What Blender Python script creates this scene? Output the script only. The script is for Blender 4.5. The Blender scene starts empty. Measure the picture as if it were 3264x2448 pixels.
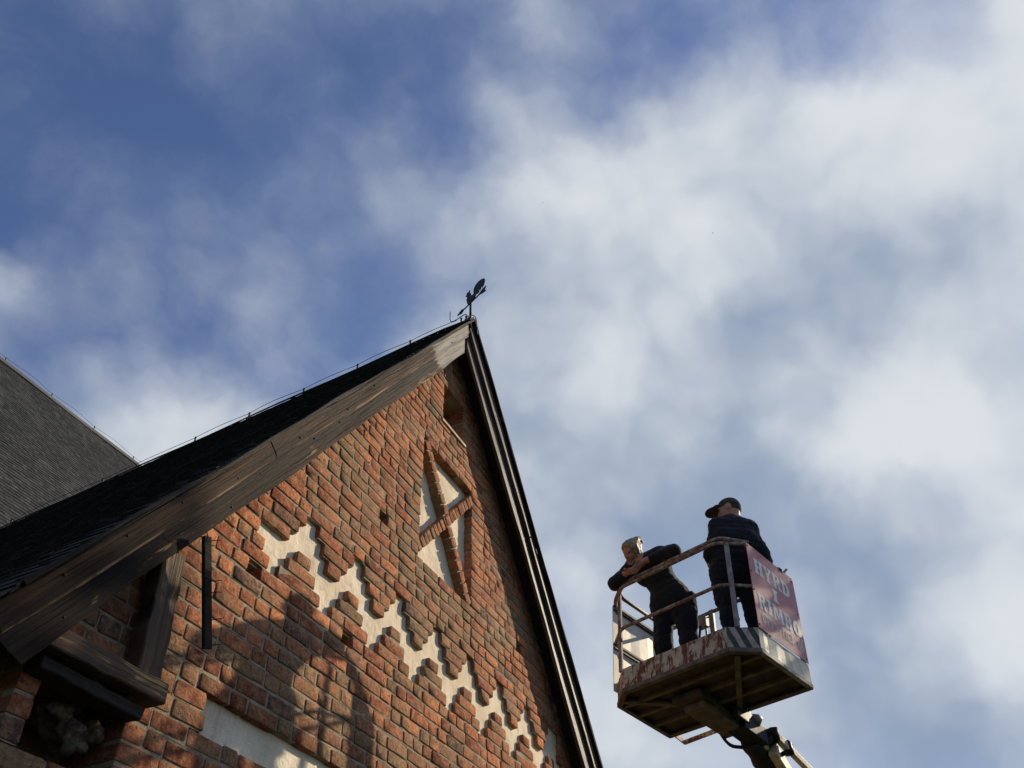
import bpy, math, random
import numpy as np
from mathutils import Matrix, Vector

random.seed(7)
rng = np.random.default_rng(7)
scene = bpy.context.scene
COL = scene.collection

# ------------------------------------------------------------------ camera
cam_data = bpy.data.cameras.new('camera')
cam_data.sensor_fit = 'HORIZONTAL'
cam_data.sensor_width = 36.0
cam_data.lens = 36.0 * 2746.1 / 3264.0
cam_data.clip_start = 0.05
cam_data.clip_end = 4000.0
camera = bpy.data.objects.new('camera', cam_data)
CR = ((0.432267, -0.615457, -0.659058), (-0.901333, -0.317005, -0.295139), (-0.027280, 0.721610, -0.691763))
CAM = (0.0, -3.7, 1.6)
camera.matrix_world = Matrix(((*CR[0], CAM[0]), (*CR[1], CAM[1]), (*CR[2], CAM[2]), (0, 0, 0, 1)))
COL.objects.link(camera)
scene.camera = camera

# ------------------------------------------------------------------ light
SUN = Vector((1.65, -1.0, 0.93)).normalized()
sun_data = bpy.data.lights.new('sun', 'SUN')
sun_data.energy = 5.0
sun_data.angle = math.radians(0.53)
sun_data.color = (1.0, 0.83, 0.60)
sun = bpy.data.objects.new('sun', sun_data)
sun.rotation_euler = SUN.to_track_quat('Z', 'Y').to_euler()
sun.location = SUN * 60
COL.objects.link(sun)

world = bpy.data.worlds.new('World')
scene.world = world
world.use_nodes = True
SKY_STRENGTH = 0.122

# cloud masses and breaks as they stood over the church: direction, angular size, weight
CLOUD = [
    (0.755, -0.021, 0.656, 13.0, 0.51),
    (0.943, -0.090, 0.320, 6.5, 0.35),
    (0.201, 0.582, 0.788, 6.5, -0.24),
    (0.475, 0.626, 0.618, 3.0, 0.28),
    (0.885, 0.278, 0.374, 4.5, 0.40),
    (0.601, -0.259, 0.756, 4.5, 0.08),
    (0.602, 0.151, 0.784, 4.5, 0.27),
    (0.361, 0.261, 0.895, 4.5, -0.20),
    (0.438, -0.004, 0.899, 3.0, -0.27),
    (0.537, -0.020, 0.844, 3.0, 0.30),
    (0.484, -0.131, 0.865, 3.0, -0.25),
    (0.415, 0.687, 0.596, 3.0, 0.25),
    (0.872, 0.074, 0.484, 3.0, -0.24),
    (0.738, 0.049, 0.673, 4.5, -0.18),
    (0.380, 0.600, 0.703, 3.0, -0.07),
    (0.575, -0.145, 0.805, 3.0, 0.26),
    (0.531, -0.298, 0.793, 3.0, 0.31),
    (0.349, 0.479, 0.805, 3.0, 0.09),
    (0.559, 0.248, 0.791, 3.0, 0.15),
    (0.536, 0.385, 0.751, 3.0, -0.11),
    (0.700, -0.223, 0.679, 3.0, 0.15),
    (0.521, 0.574, 0.632, 3.0, 0.42),
    (0.483, 0.555, 0.677, 3.0, -0.32),
    (0.934, 0.073, 0.350, 3.0, 0.12),
    (0.858, -0.154, 0.491, 3.0, 0.10),
    (0.781, 0.243, 0.575, 3.0, 0.10),
    (0.467, 0.492, 0.735, 3.0, 0.10),
    (0.511, -0.221, 0.830, 3.0, -0.13),
    (0.448, 0.080, 0.890, 3.0, -0.08),
    (0.327, 0.658, 0.679, 3.0, -0.07),
    (0.287, 0.678, 0.676, 1.5, 0.25),
]
CLOUD.append((0.776, 0.042, 0.630, 13.0, 0.34))
BRIGHT = [
    (0.553, -0.153, 0.819, 9.0, 0.36),
    (0.809, -0.092, 0.581, 4.0, 0.65),
    (0.535, 0.148, 0.832, 4.0, 0.35),
    (0.852, 0.009, 0.523, 4.0, -0.32),
    (0.478, 0.628, 0.614, 4.0, 0.40),
    (0.948, -0.046, 0.314, 4.0, -0.44),
    (0.906, -0.106, 0.410, 4.0, 0.76),
    (0.290, 0.680, 0.674, 4.0, 0.39),
    (0.722, -0.037, 0.691, 4.0, -0.21),
    (0.276, 0.406, 0.871, 9.0, -0.13),
    (0.374, 0.667, 0.645, 4.0, -0.24),
    (0.879, -0.087, 0.469, 4.0, -0.52),
    (0.826, 0.153, 0.542, 4.0, -0.12),
    (0.892, 0.255, 0.372, 4.0, 0.10),
]


def build_sky():
    nt = world.node_tree
    N, L = nt.nodes, nt.links
    N.clear()
    out = N.new('ShaderNodeOutputWorld')
    sky = N.new('ShaderNodeTexSky')
    sky.sky_type = 'NISHITA'
    sky.sun_disc = False
    sky.sun_elevation = math.asin(SUN.z)
    sky.sun_rotation = math.atan2(SUN.x, SUN.y)
    sky.air_density = 1.0
    sky.dust_density = 0.4
    sky.ozone_density = 2.2
    bg = N.new('ShaderNodeBackground')
    bg.inputs['Strength'].default_value = SKY_STRENGTH
    tint = N.new('ShaderNodeMix'); tint.data_type = 'RGBA'; tint.blend_type = 'MULTIPLY'
    tint.inputs['Factor'].default_value = 1.0
    L.new(sky.outputs['Color'], tint.inputs['A'])
    tint.inputs['B'].default_value = (0.82, 0.83, 1.02, 1)
    L.new(tint.outputs['Result'], bg.inputs['Color'])
    tc = N.new('ShaderNodeTexCoord')
    direction = tc.outputs['Generated']

    def math_node(op, a, b=None, c=None):
        m = N.new('ShaderNodeMath')
        m.operation = op
        for i, v in enumerate((a, b, c)):
            if v is None:
                continue
            if isinstance(v, (int, float)):
                m.inputs[i].default_value = v
            else:
                L.new(v, m.inputs[i])
        return m.outputs[0]

    def noise(scale, detail, rough, vec, distort=0.0):
        n = N.new('ShaderNodeTexNoise')
        n.inputs['Scale'].default_value = scale
        n.inputs['Detail'].default_value = detail
        n.inputs['Roughness'].default_value = rough
        n.inputs['Distortion'].default_value = distort
        L.new(vec, n.inputs['Vector'])
        return n

    # bend the directions a little so that the masses get ragged outlines
    warp = noise(7.0, 4, 0.6, direction)
    sub = N.new('ShaderNodeVectorMath'); sub.operation = 'SUBTRACT'
    L.new(warp.outputs['Color'], sub.inputs[0]); sub.inputs[1].default_value = (0.5, 0.5, 0.5)
    sc = N.new('ShaderNodeVectorMath'); sc.operation = 'SCALE'
    L.new(sub.outputs[0], sc.inputs[0]); sc.inputs['Scale'].default_value = 0.085
    add = N.new('ShaderNodeVectorMath'); add.operation = 'ADD'
    L.new(direction, add.inputs[0]); L.new(sc.outputs[0], add.inputs[1])
    nor = N.new('ShaderNodeVectorMath'); nor.operation = 'NORMALIZE'
    L.new(add.outputs[0], nor.inputs[0])
    wd = nor.outputs[0]

    def field(blobs, start):
        acc = start
        for x, y, z, r, w in blobs:
            k = 1.0 / math.radians(r) ** 2
            dp = N.new('ShaderNodeVectorMath'); dp.operation = 'DOT_PRODUCT'
            L.new(wd, dp.inputs[0])
            v = Vector((x, y, z)).normalized()
            dp.inputs[1].default_value = v
            e = math_node('EXPONENT', math_node('MULTIPLY_ADD', dp.outputs['Value'], k, -k))
            acc = math_node('MULTIPLY_ADD', e, w, acc)
        return acc

    n_big = noise(3.4, 2, 0.5, wd)
    n_fine = noise(7.0, 7, 0.60, wd)
    nsum = math_node('ADD', math_node('MULTIPLY_ADD', n_big.outputs['Fac'], 0.16, -0.08 + 0.36),
                     math_node('MULTIPLY_ADD', n_fine.outputs['Fac'], 0.62, -0.31))
    # billowed edges
    vor = N.new('ShaderNodeTexVoronoi')
    vor.feature = 'F1'
    vor.inputs['Scale'].default_value = 8.5
    vor.inputs['Detail'].default_value = 1.0
    vor.inputs['Roughness'].default_value = 0.5
    L.new(wd, vor.inputs['Vector'])
    nsum = math_node('ADD', nsum, math_node('MULTIPLY_ADD', vor.outputs['Distance'], -0.22, 0.22 * 0.70))
    dens = field(CLOUD, nsum)
    mr = N.new('ShaderNodeMapRange'); mr.interpolation_type = 'SMOOTHSTEP'
    mr.inputs['From Min'].default_value = 0.06
    mr.inputs['From Max'].default_value = 0.90
    mr.inputs['To Max'].default_value = 0.97
    L.new(dens, mr.inputs['Value'])
    cov = mr.outputs['Result']
    n_b = noise(6.5, 3, 0.55, wd)
    bsum = math_node('MULTIPLY_ADD', n_b.outputs['Fac'], 1.25, -0.625 + 0.46)
    bsum = math_node('ADD', bsum, math_node('MULTIPLY_ADD', vor.outputs['Distance'], -0.28, 0.28 * 0.70))
    bri = field(BRIGHT, bsum)
    br = N.new('ShaderNodeMapRange'); br.interpolation_type = 'SMOOTHSTEP'
    br.inputs['From Min'].default_value = 0.0
    br.inputs['From Max'].default_value = 1.0
    L.new(bri, br.inputs['Value'])
    mix = N.new('ShaderNodeMix'); mix.data_type = 'RGBA'
    L.new(br.outputs['Result'], mix.inputs['Factor'])
    mix.inputs['A'].default_value = (0.25, 0.32, 0.44, 1)
    mix.inputs['B'].default_value = (0.665, 0.70, 0.73, 1)
    bg2 = N.new('ShaderNodeBackground')
    bg2.inputs['Strength'].default_value = 1.0
    L.new(mix.outputs['Result'], bg2.inputs['Color'])
    ms = N.new('ShaderNodeMixShader')
    L.new(cov, ms.inputs['Fac'])
    L.new(bg.outputs[0], ms.inputs[1])
    L.new(bg2.outputs[0], ms.inputs[2])
    L.new(ms.outputs[0], out.inputs['Surface'])


build_sky()
scene.view_settings.view_transform = 'Standard'
scene.view_settings.look = 'None'
scene.view_settings.exposure = 0.12
scene.view_settings.gamma = 1.0
scene.view_settings.use_curve_mapping = False
scene.render.engine = 'CYCLES'
scene.render.resolution_x = 1024
scene.render.resolution_y = 768


# ------------------------------------------------------------------ materials
class NT:
    """small helper round a material's node tree"""

    def __init__(self, name):
        self.m = bpy.data.materials.new(name)
        self.m.use_nodes = True
        self.t = self.m.node_tree
        self.N, self.L = self.t.nodes, self.t.links
        self.p = self.N['Principled BSDF']

    def put(self, v, sock):
        if isinstance(v, (int, float)):
            sock.default_value = v
        elif isinstance(v, (tuple, list)):
            sock.default_value = (*v, 1.0) if len(v) == 3 and sock.type == 'RGBA' else v
        else:
            self.L.new(v, sock)

    def coord(self, kind='Object', scale=None):
        if kind == 'World':
            o = self.N.new('ShaderNodeNewGeometry').outputs['Position']
        else:
            o = self.N.new('ShaderNodeTexCoord').outputs[kind]
        if scale:
            mp = self.N.new('ShaderNodeMapping')
            mp.inputs['Scale'].default_value = scale
            self.L.new(o, mp.inputs['Vector'])
            o = mp.outputs[0]
        return o

    def noise(self, vec, scale, detail=4, rough=0.55, distort=0.0):
        n = self.N.new('ShaderNodeTexNoise')
        n.inputs['Scale'].default_value = scale
        n.inputs['Detail'].default_value = detail
        n.inputs['Roughness'].default_value = rough
        n.inputs['Distortion'].default_value = distort
        self.L.new(vec, n.inputs['Vector'])
        return n.outputs['Fac']

    def ramp(self, fac, stops, interp='LINEAR'):
        r = self.N.new('ShaderNodeValToRGB')
        r.color_ramp.interpolation = interp
        el = r.color_ramp.elements
        while len(el) > 1:
            el.remove(el[-1])
        el[0].position = stops[0][0]
        el[0].color = (*stops[0][1], 1) if not isinstance(stops[0][1], float) else (stops[0][1],) * 3 + (1,)
        for p, c in stops[1:]:
            e = el.new(p)
            e.color = (*c, 1) if not isinstance(c, float) else (c, c, c, 1)
        self.put(fac, r.inputs['Fac'])
        return r.outputs['Color']

    def mix(self, fac, a, b, mode='MIX'):
        m = self.N.new('ShaderNodeMix')
        m.data_type = 'RGBA'
        m.blend_type = mode
        self.put(fac, m.inputs['Factor'])
        self.put(a, m.inputs['A'])
        self.put(b, m.inputs['B'])
        return m.outputs['Result']

    def math(self, op, a, b=None, c=None, clamp=False):
        m = self.N.new('ShaderNodeMath')
        m.operation = op
        m.use_clamp = clamp
        for i, v in enumerate((a, b, c)):
            if v is not None:
                self.put(v, m.inputs[i])
        return m.outputs[0]

    def mask(self, v, lo, hi):
        m = self.N.new('ShaderNodeMapRange')
        m.interpolation_type = 'SMOOTHSTEP'
        m.inputs['From Min'].default_value = lo
        m.inputs['From Max'].default_value = hi
        self.put(v, m.inputs['Value'])
        return m.outputs['Result']

    def attr(self, name):
        a = self.N.new('ShaderNodeAttribute')
        a.attribute_name = name
        return a

    def sep(self, vec):
        s = self.N.new('ShaderNodeSeparateXYZ')
        self.L.new(vec, s.inputs[0])
        return s.outputs

    def bump(self, height, strength=0.5, dist=0.01, normal=None):
        b = self.N.new('ShaderNodeBump')
        b.inputs['Strength'].default_value = strength
        b.inputs['Distance'].default_value = dist
        self.L.new(height, b.inputs['Height'])
        if normal is not None:
            self.L.new(normal, b.inputs['Normal'])
        return b.outputs[0]

    def done(self, color, rough=0.8, normal=None, metal=0.0, spec=None):
        self.put(color, self.p.inputs['Base Color'])
        self.put(rough, self.p.inputs['Roughness'])
        self.put(metal, self.p.inputs['Metallic'])
        if spec is not None:
            self.put(spec, self.p.inputs['Specular IOR Level'])
        if normal is not None:
            self.L.new(normal, self.p.inputs['Normal'])
        return self.m


def mat_brick():
    n = NT('brick')
    w = n.coord('World')
    tone = n.attr('tone').outputs['Fac']
    base = n.ramp(tone, [(0.0, (0.17, 0.050, 0.028)), (0.20, (0.27, 0.080, 0.042)), (0.42, (0.38, 0.125, 0.062)),
                         (0.60, (0.57, 0.215, 0.098)), (0.70, (0.43, 0.18, 0.092)), (0.80, (0.36, 0.17, 0.092)), (0.89, (0.31, 0.185, 0.11)),
                         (0.97, (0.105, 0.07, 0.055)), (1.0, (0.075, 0.06, 0.055))])
    mott = n.noise(w, 14, 6, 0.68, 0.4)
    base = n.mix(n.mask(mott, 0.40, 0.70), base, n.mix(0.6, base, (0.62, 0.32, 0.16)))
    base = n.mix(n.math('MULTIPLY', n.mask(mott, 0.50, 0.32), 0.55), base, n.mix(0.7, base, (0.09, 0.035, 0.022)))
    dirt = n.noise(w, 30, 7, 0.74, 0.6)
    base = n.mix(n.math('MULTIPLY', n.mask(dirt, 0.50, 0.64), 0.8), base, (0.085, 0.042, 0.026))
    # grey-olive lichen and soot: in patches over the wall, more on some bricks
    lich = n.noise(w, 7.5, 9, 0.72, 0.5)
    big = n.noise(w, 0.9, 3, 0.5)
    amt = n.math('ADD', n.math('ADD', lich, n.math('MULTIPLY', big, 0.75)), n.math('MULTIPLY', n.attr('lich').outputs['Fac'], 0.30))
    lc = n.ramp(n.noise(w, 30, 6, 0.7), [(0.3, (0.11, 0.075, 0.042)), (0.52, (0.29, 0.195, 0.11)), (0.72, (0.44, 0.34, 0.215))])
    base = n.mix(n.math('MULTIPLY', n.mask(amt, 0.94, 1.20), 0.80), base, lc)
    # pale mortar smears
    sm = n.noise(w, 12, 9, 0.75, 1.0)
    base = n.mix(n.math('MULTIPLY', n.mask(sm, 0.60, 0.73), 0.65), base, (0.45, 0.38, 0.28))
    pits = n.noise(w, 62, 4, 0.65)
    base = n.mix(n.mask(pits, 0.62, 0.70), base, (0.045, 0.024, 0.017))
    h = n.math('ADD', n.math('MULTIPLY', n.noise(w, 36, 8, 0.76), 1.3), n.math('MULTIPLY', n.mask(pits, 0.60, 0.72), -1.1))
    h = n.math('ADD', h, n.math('MULTIPLY', mott, 2.0))
    return n.done(base, 0.92, n.bump(h, 0.9, 0.018), spec=0.2)


def mat_mortar():
    n = NT('lime_mortar')
    w = n.coord('World')
    c = n.ramp(n.noise(w, 5, 7, 0.65), [(0.3, (0.20, 0.16, 0.115)), (0.5, (0.33, 0.275, 0.20)), (0.7, (0.45, 0.39, 0.30))])
    c = n.mix(n.math('MULTIPLY', n.mask(n.noise(w, 32, 6, 0.72), 0.50, 0.68), 0.7), c, (0.14, 0.11, 0.078))
    h = n.math('ADD', n.noise(w, 60, 6, 0.75), n.math('MULTIPLY', n.noise(w, 14, 4, 0.6), 1.5))
    return n.done(c, 0.95, n.bump(h, 0.9, 0.012), spec=0.2)


def mat_plaster():
    n = NT('cream_plaster')
    w = n.coord('World')
    c = n.ramp(n.noise(w, 4, 7, 0.62), [(0.3, (0.60, 0.51, 0.38)), (0.55, (0.74, 0.655, 0.51)), (0.75, (0.81, 0.735, 0.60))])
    c = n.mix(n.math('MULTIPLY', n.mask(n.noise(w, 13, 8, 0.7, 0.8), 0.53, 0.72), 0.55), c, (0.42, 0.33, 0.22))
    c = n.mix(n.math('MULTIPLY', n.mask(n.noise(w, 60, 4, 0.7), 0.66, 0.74), 0.6), c, (0.28, 0.22, 0.15))
    runs = n.noise(n.coord('World', (16, 16, 2.2)), 1.0, 6, 0.65, 0.3)
    c = n.mix(n.math('MULTIPLY', n.mask(runs, 0.53, 0.70), 0.5), c, (0.40, 0.33, 0.24))
    h = n.math('ADD', n.noise(w, 50, 5, 0.7), n.math('MULTIPLY', n.noise(w, 9, 4, 0.6), 2.0))
    return n.done(c, 0.93, n.bump(h, 0.6, 0.012), spec=0.2)


def mat_wood(name, dark, mid, worn, grey=None, grey_x=None, rough=0.75, worn_lo=0.60, spec=0.4, dark_z=None, arris=None):
    """old tarred wood, grain along the object's own x axis; dark_z: height of where a darker band begins"""
    n = NT(name)
    g1 = n.noise(n.coord('Object', (0.8, 2.5, 24)), 1.0, 6, 0.66, 0.2)
    g2 = n.noise(n.coord('Object', (2.6, 3, 75)), 1.0, 4, 0.6)
    g3 = n.noise(n.coord('Object', (2.0, 2, 10)), 1.0, 6, 0.62, 0.3)
    c = n.mix(n.mask(g1, 0.36, 0.66), dark, mid)
    c = n.mix(n.math('MULTIPLY', n.mask(g2, 0.45, 0.62), 0.6), c, dark)
    wm = n.math('ADD', n.math('MULTIPLY', g3, 0.95), n.math('MULTIPLY', g1, 0.28))
    if dark_z is not None:
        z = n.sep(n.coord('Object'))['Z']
        wm = n.math('ADD', wm, n.math('MULTIPLY', n.mask(z, dark_z - 0.02, dark_z + 0.05), -0.22))
        c = n.mix(n.math('MULTIPLY', n.mask(n.math('ADD', z, n.math('MULTIPLY_ADD', g3, 0.06, -0.03)), dark_z, dark_z + 0.035), 0.75), c, (0.010, 0.009, 0.009))  # darker band along the upper edge, sets off the seam between boards
    wmask = n.math('MULTIPLY', n.mask(wm, worn_lo + 0.12, worn_lo + 0.22), n.mask(g2, 0.44, 0.58))
    c = n.mix(wmask, c, worn)
    if arris is not None:
        z = n.sep(n.coord('Object'))['Z']
        c = n.mix(n.math('MULTIPLY', n.mask(z, arris + 0.016, arris + 0.002), n.mask(g3, 0.42, 0.58)), c, tuple(v * 0.8 for v in worn))
    knots = n.N.new('ShaderNodeTexVoronoi')
    knots.inputs['Scale'].default_value = 1.0
    n.L.new(n.coord('Object', (1.3, 0.6, 6.0)), knots.inputs['Vector'])
    c = n.mix(n.mask(knots.outputs['Distance'], 0.14, 0.07), c, (0.012, 0.008, 0.006))
    if grey is not None:
        o = n.sep(n.coord('Object'))
        edge = n.math('ADD', o['X'], n.math('MULTIPLY_ADD', n.noise(n.coord('Object', (3.0, 2, 34)), 1.0, 6, 0.7), 0.8, -0.40))
        gm = n.mask(edge, grey_x + 0.10, grey_x - 0.05)
        gc = n.mix(n.mask(g1, 0.35, 0.65), grey, tuple(v * 0.55 for v in grey))
        gc = n.mix(n.math('MULTIPLY', n.mask(g2, 0.52, 0.64), 0.7), gc, tuple(v * 0.4 for v in grey))
        c = n.mix(gm, c, gc)
    h = n.math('ADD', n.math('MULTIPLY', g1, 1.5), n.math('ADD', g2, n.math('MULTIPLY', g3, 0.7)))
    return n.done(c, rough, n.bump(h, 0.7, 0.014), spec=spec)


def mat_shingle(name, lo, hi, rough=0.8):
    n = NT(name)
    w = n.coord('World')
    t = n.attr('tone').outputs['Fac']
    c = n.mix(t, lo, hi)
    c = n.mix(n.math('MULTIPLY', n.mask(n.noise(w, 9, 7, 0.65), 0.45, 0.75), 0.6), c, tuple(v * 0.45 for v in lo))
    c = n.mix(n.math('MULTIPLY', n.mask(n.noise(w, 0.8, 5, 0.6), 0.5, 0.75), 0.5), c, tuple(v * 1.6 for v in hi))
    return n.done(c, rough, n.bump(n.noise(w, 55, 5, 0.7), 0.4, 0.006), spec=0.3)


def mat_rust_paint():
    n = NT('rusty_cream_paint')
    o = n.coord('Object')
    st = n.noise(n.coord('Object', (20, 20, 4.5)), 1.0, 7, 0.66, 0.7)
    bl = n.noise(o, 9, 7, 0.65, 0.5)
    paint = n.ramp(n.noise(o, 14, 5, 0.6), [(0.3, (0.34, 0.27, 0.19)), (0.6, (0.52, 0.45, 0.34)), (0.75, (0.62, 0.58, 0.48))])
    rust = n.ramp(n.noise(o, 40, 5, 0.7), [(0.3, (0.055, 0.022, 0.014)), (0.55, (0.15, 0.055, 0.028)), (0.75, (0.26, 0.11, 0.05))])
    m = n.math('ADD', n.math('MULTIPLY', st, 0.7), n.math('MULTIPLY', bl, 0.5))
    mk = n.mask(m, 0.565, 0.655)
    c = n.mix(mk, paint, rust)
    flake = n.mask(n.noise(o, 7.5, 6, 0.7, 0.4), 0.66, 0.69)
    c = n.mix(flake, c, (0.60, 0.62, 0.62))
    return n.done(c, 0.7, n.bump(n.math('ADD', m, n.math('MULTIPLY', flake, -0.2)), 0.5, 0.01), spec=0.35)


def mat_tube_rust():
    n = NT('rusty_rail_tube')
    o = n.coord('Object')
    a = n.noise(o, 22, 6, 0.65)
    c = n.ramp(a, [(0.30, (0.085, 0.040, 0.028)), (0.45, (0.17, 0.095, 0.066)), (0.54, (0.28, 0.22, 0.17)), (0.70, (0.40, 0.36, 0.30))])
    return n.done(c, 0.6, n.bump(n.noise(o, 70, 4, 0.7), 0.4, 0.004), spec=0.4)


def mat_panel_cream():
    n = NT('weathered_cream_sheet')
    o = n.coord('Object')
    c = n.ramp(n.noise(o, 3.5, 6, 0.6), [(0.35, (0.62, 0.57, 0.45)), (0.6, (0.78, 0.74, 0.63))])
    c = n.mix(n.math('MULTIPLY', n.mask(n.noise(n.coord('Object', (14, 14, 2.5)), 1.0, 6, 0.65), 0.57, 0.72), 0.55), c, (0.30, 0.22, 0.14))
    return n.done(c, 0.38, n.bump(n.noise(o, 6, 3, 0.5), 0.12, 0.01), spec=0.5)


def mat_stripes():
    n = NT('hazard_striped_paint')
    o = n.coord('Object')
    at = n.attr('band').outputs['Fac']
    wob = n.math('MULTIPLY_ADD', n.noise(o, 24, 5, 0.7), 0.12, -0.06)
    fr = n.math('FRACT', n.math('ADD', at, wob))
    m = n.mask(fr, 0.475, 0.525)
    paint = n.ramp(n.noise(o, 18, 6, 0.65), [(0.3, (0.26, 0.205, 0.15)), (0.6, (0.42, 0.36, 0.28))])
    black = n.ramp(n.noise(o, 26, 6, 0.65), [(0.35, (0.02, 0.02, 0.022)), (0.7, (0.075, 0.07, 0.065))])
    c = n.mix(m, paint, black)
    return n.done(c, 0.65, n.bump(n.noise(o, 50, 4, 0.7), 0.3, 0.005), spec=0.4)


def mat_faded_stripes():
    n = NT('faded_striped_paint')
    o = n.coord('Object')
    at = n.attr('band').outputs['Fac']
    fr = n.math('FRACT', n.math('ADD', at, n.math('MULTIPLY_ADD', n.noise(o, 20, 6, 0.7), 0.2, -0.1)))
    m = n.math('MULTIPLY', n.mask(fr, 0.46, 0.56), n.mask(n.noise(o, 9, 6, 0.7), 0.40, 0.62))
    c = n.mix(n.math('MULTIPLY', m, 0.7), (0.72, 0.62, 0.42), (0.34, 0.31, 0.24))
    c = n.mix(n.math('MULTIPLY', n.mask(n.noise(o, 30, 6, 0.7), 0.60, 0.70), 0.7), c, (0.22, 0.12, 0.06))
    return n.done(c, 0.40, n.bump(n.noise(o, 40, 4, 0.7), 0.10, 0.004), spec=0.5)


def mat_sign_red():
    n = NT('pale_red_sign_paint')
    o = n.coord('Object')
    c = n.ramp(n.noise(o, 4, 6, 0.6), [(0.3, (0.52, 0.15, 0.14)), (0.7, (0.62, 0.225, 0.205))])  # red lightened evenly over the whole sheet
    scr = n.noise(n.coord('Object', (30, 30, 3.5)), 1.0, 5, 0.7)
    c = n.mix(n.math('MULTIPLY', n.mask(scr, 0.66, 0.74), 0.25), c, (0.62, 0.40, 0.36))
    c = n.mix(n.mask(n.noise(o, 13, 6, 0.7), 0.79, 0.81), c, (0.10, 0.05, 0.04))
    return n.done(c, n.math('MULTIPLY_ADD', n.noise(o, 5, 5, 0.6), 0.08, 0.365), n.bump(n.noise(o, 4, 3, 0.5), 0.05, 0.01), spec=0.5)


def mat_plain(name, col, rough=0.7, metal=0.0, spec=0.4, nscale=20, var=0.35, bump=0.2):
    n = NT(name)
    o = n.coord('Object')
    v = n.noise(o, nscale, 5, 0.6)
    c = n.mix(n.mask(v, 0.35, 0.7), tuple(max(0, x * (1 - var)) for x in col), tuple(min(1, x * (1 + var * 0.6)) for x in col))
    return n.done(c, rough, n.bump(v, bump, 0.006), metal, spec)


def mat_cloth(name, col):
    n = NT(name)
    o = n.coord('Object')
    v = n.noise(o, 60, 4, 0.7)
    c = n.mix(n.mask(v, 0.35, 0.7), tuple(x * 0.7 for x in col), tuple(x * 1.35 for x in col))
    fold = n.noise(n.coord('Object', (9, 9, 6)), 1.0, 4, 0.55, 0.8)
    m = n.done(c, 0.9, n.bump(n.math('ADD', n.math('MULTIPLY', fold, 6.0), v), 0.5, 0.012), spec=0.15)
    n.p.inputs['Sheen Weight'].default_value = 0.12
    return m


def mat_hair():
    n = NT('blonde_hair')
    o = n.noise(n.coord('Object', (18, 18, 120)), 1.0, 5, 0.65, 0.6)
    c = n.ramp(o, [(0.34, (0.085, 0.052, 0.026)), (0.5, (0.27, 0.19, 0.10)), (0.66, (0.50, 0.38, 0.22))])
    return n.done(c, 0.5, n.bump(o, 0.6, 0.01), spec=0.5)


def mat_ground():
    n = NT('churchyard_grass')
    w = n.coord('World')
    c = n.ramp(n.noise(w, 0.6, 8, 0.65), [(0.3, (0.02, 0.035, 0.011)), (0.55, (0.04, 0.06, 0.018)), (0.75, (0.075, 0.07, 0.035))])
    return n.done(c, 0.95, n.bump(n.noise(w, 12, 6, 0.7), 0.8, 0.05), spec=0.2)


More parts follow.
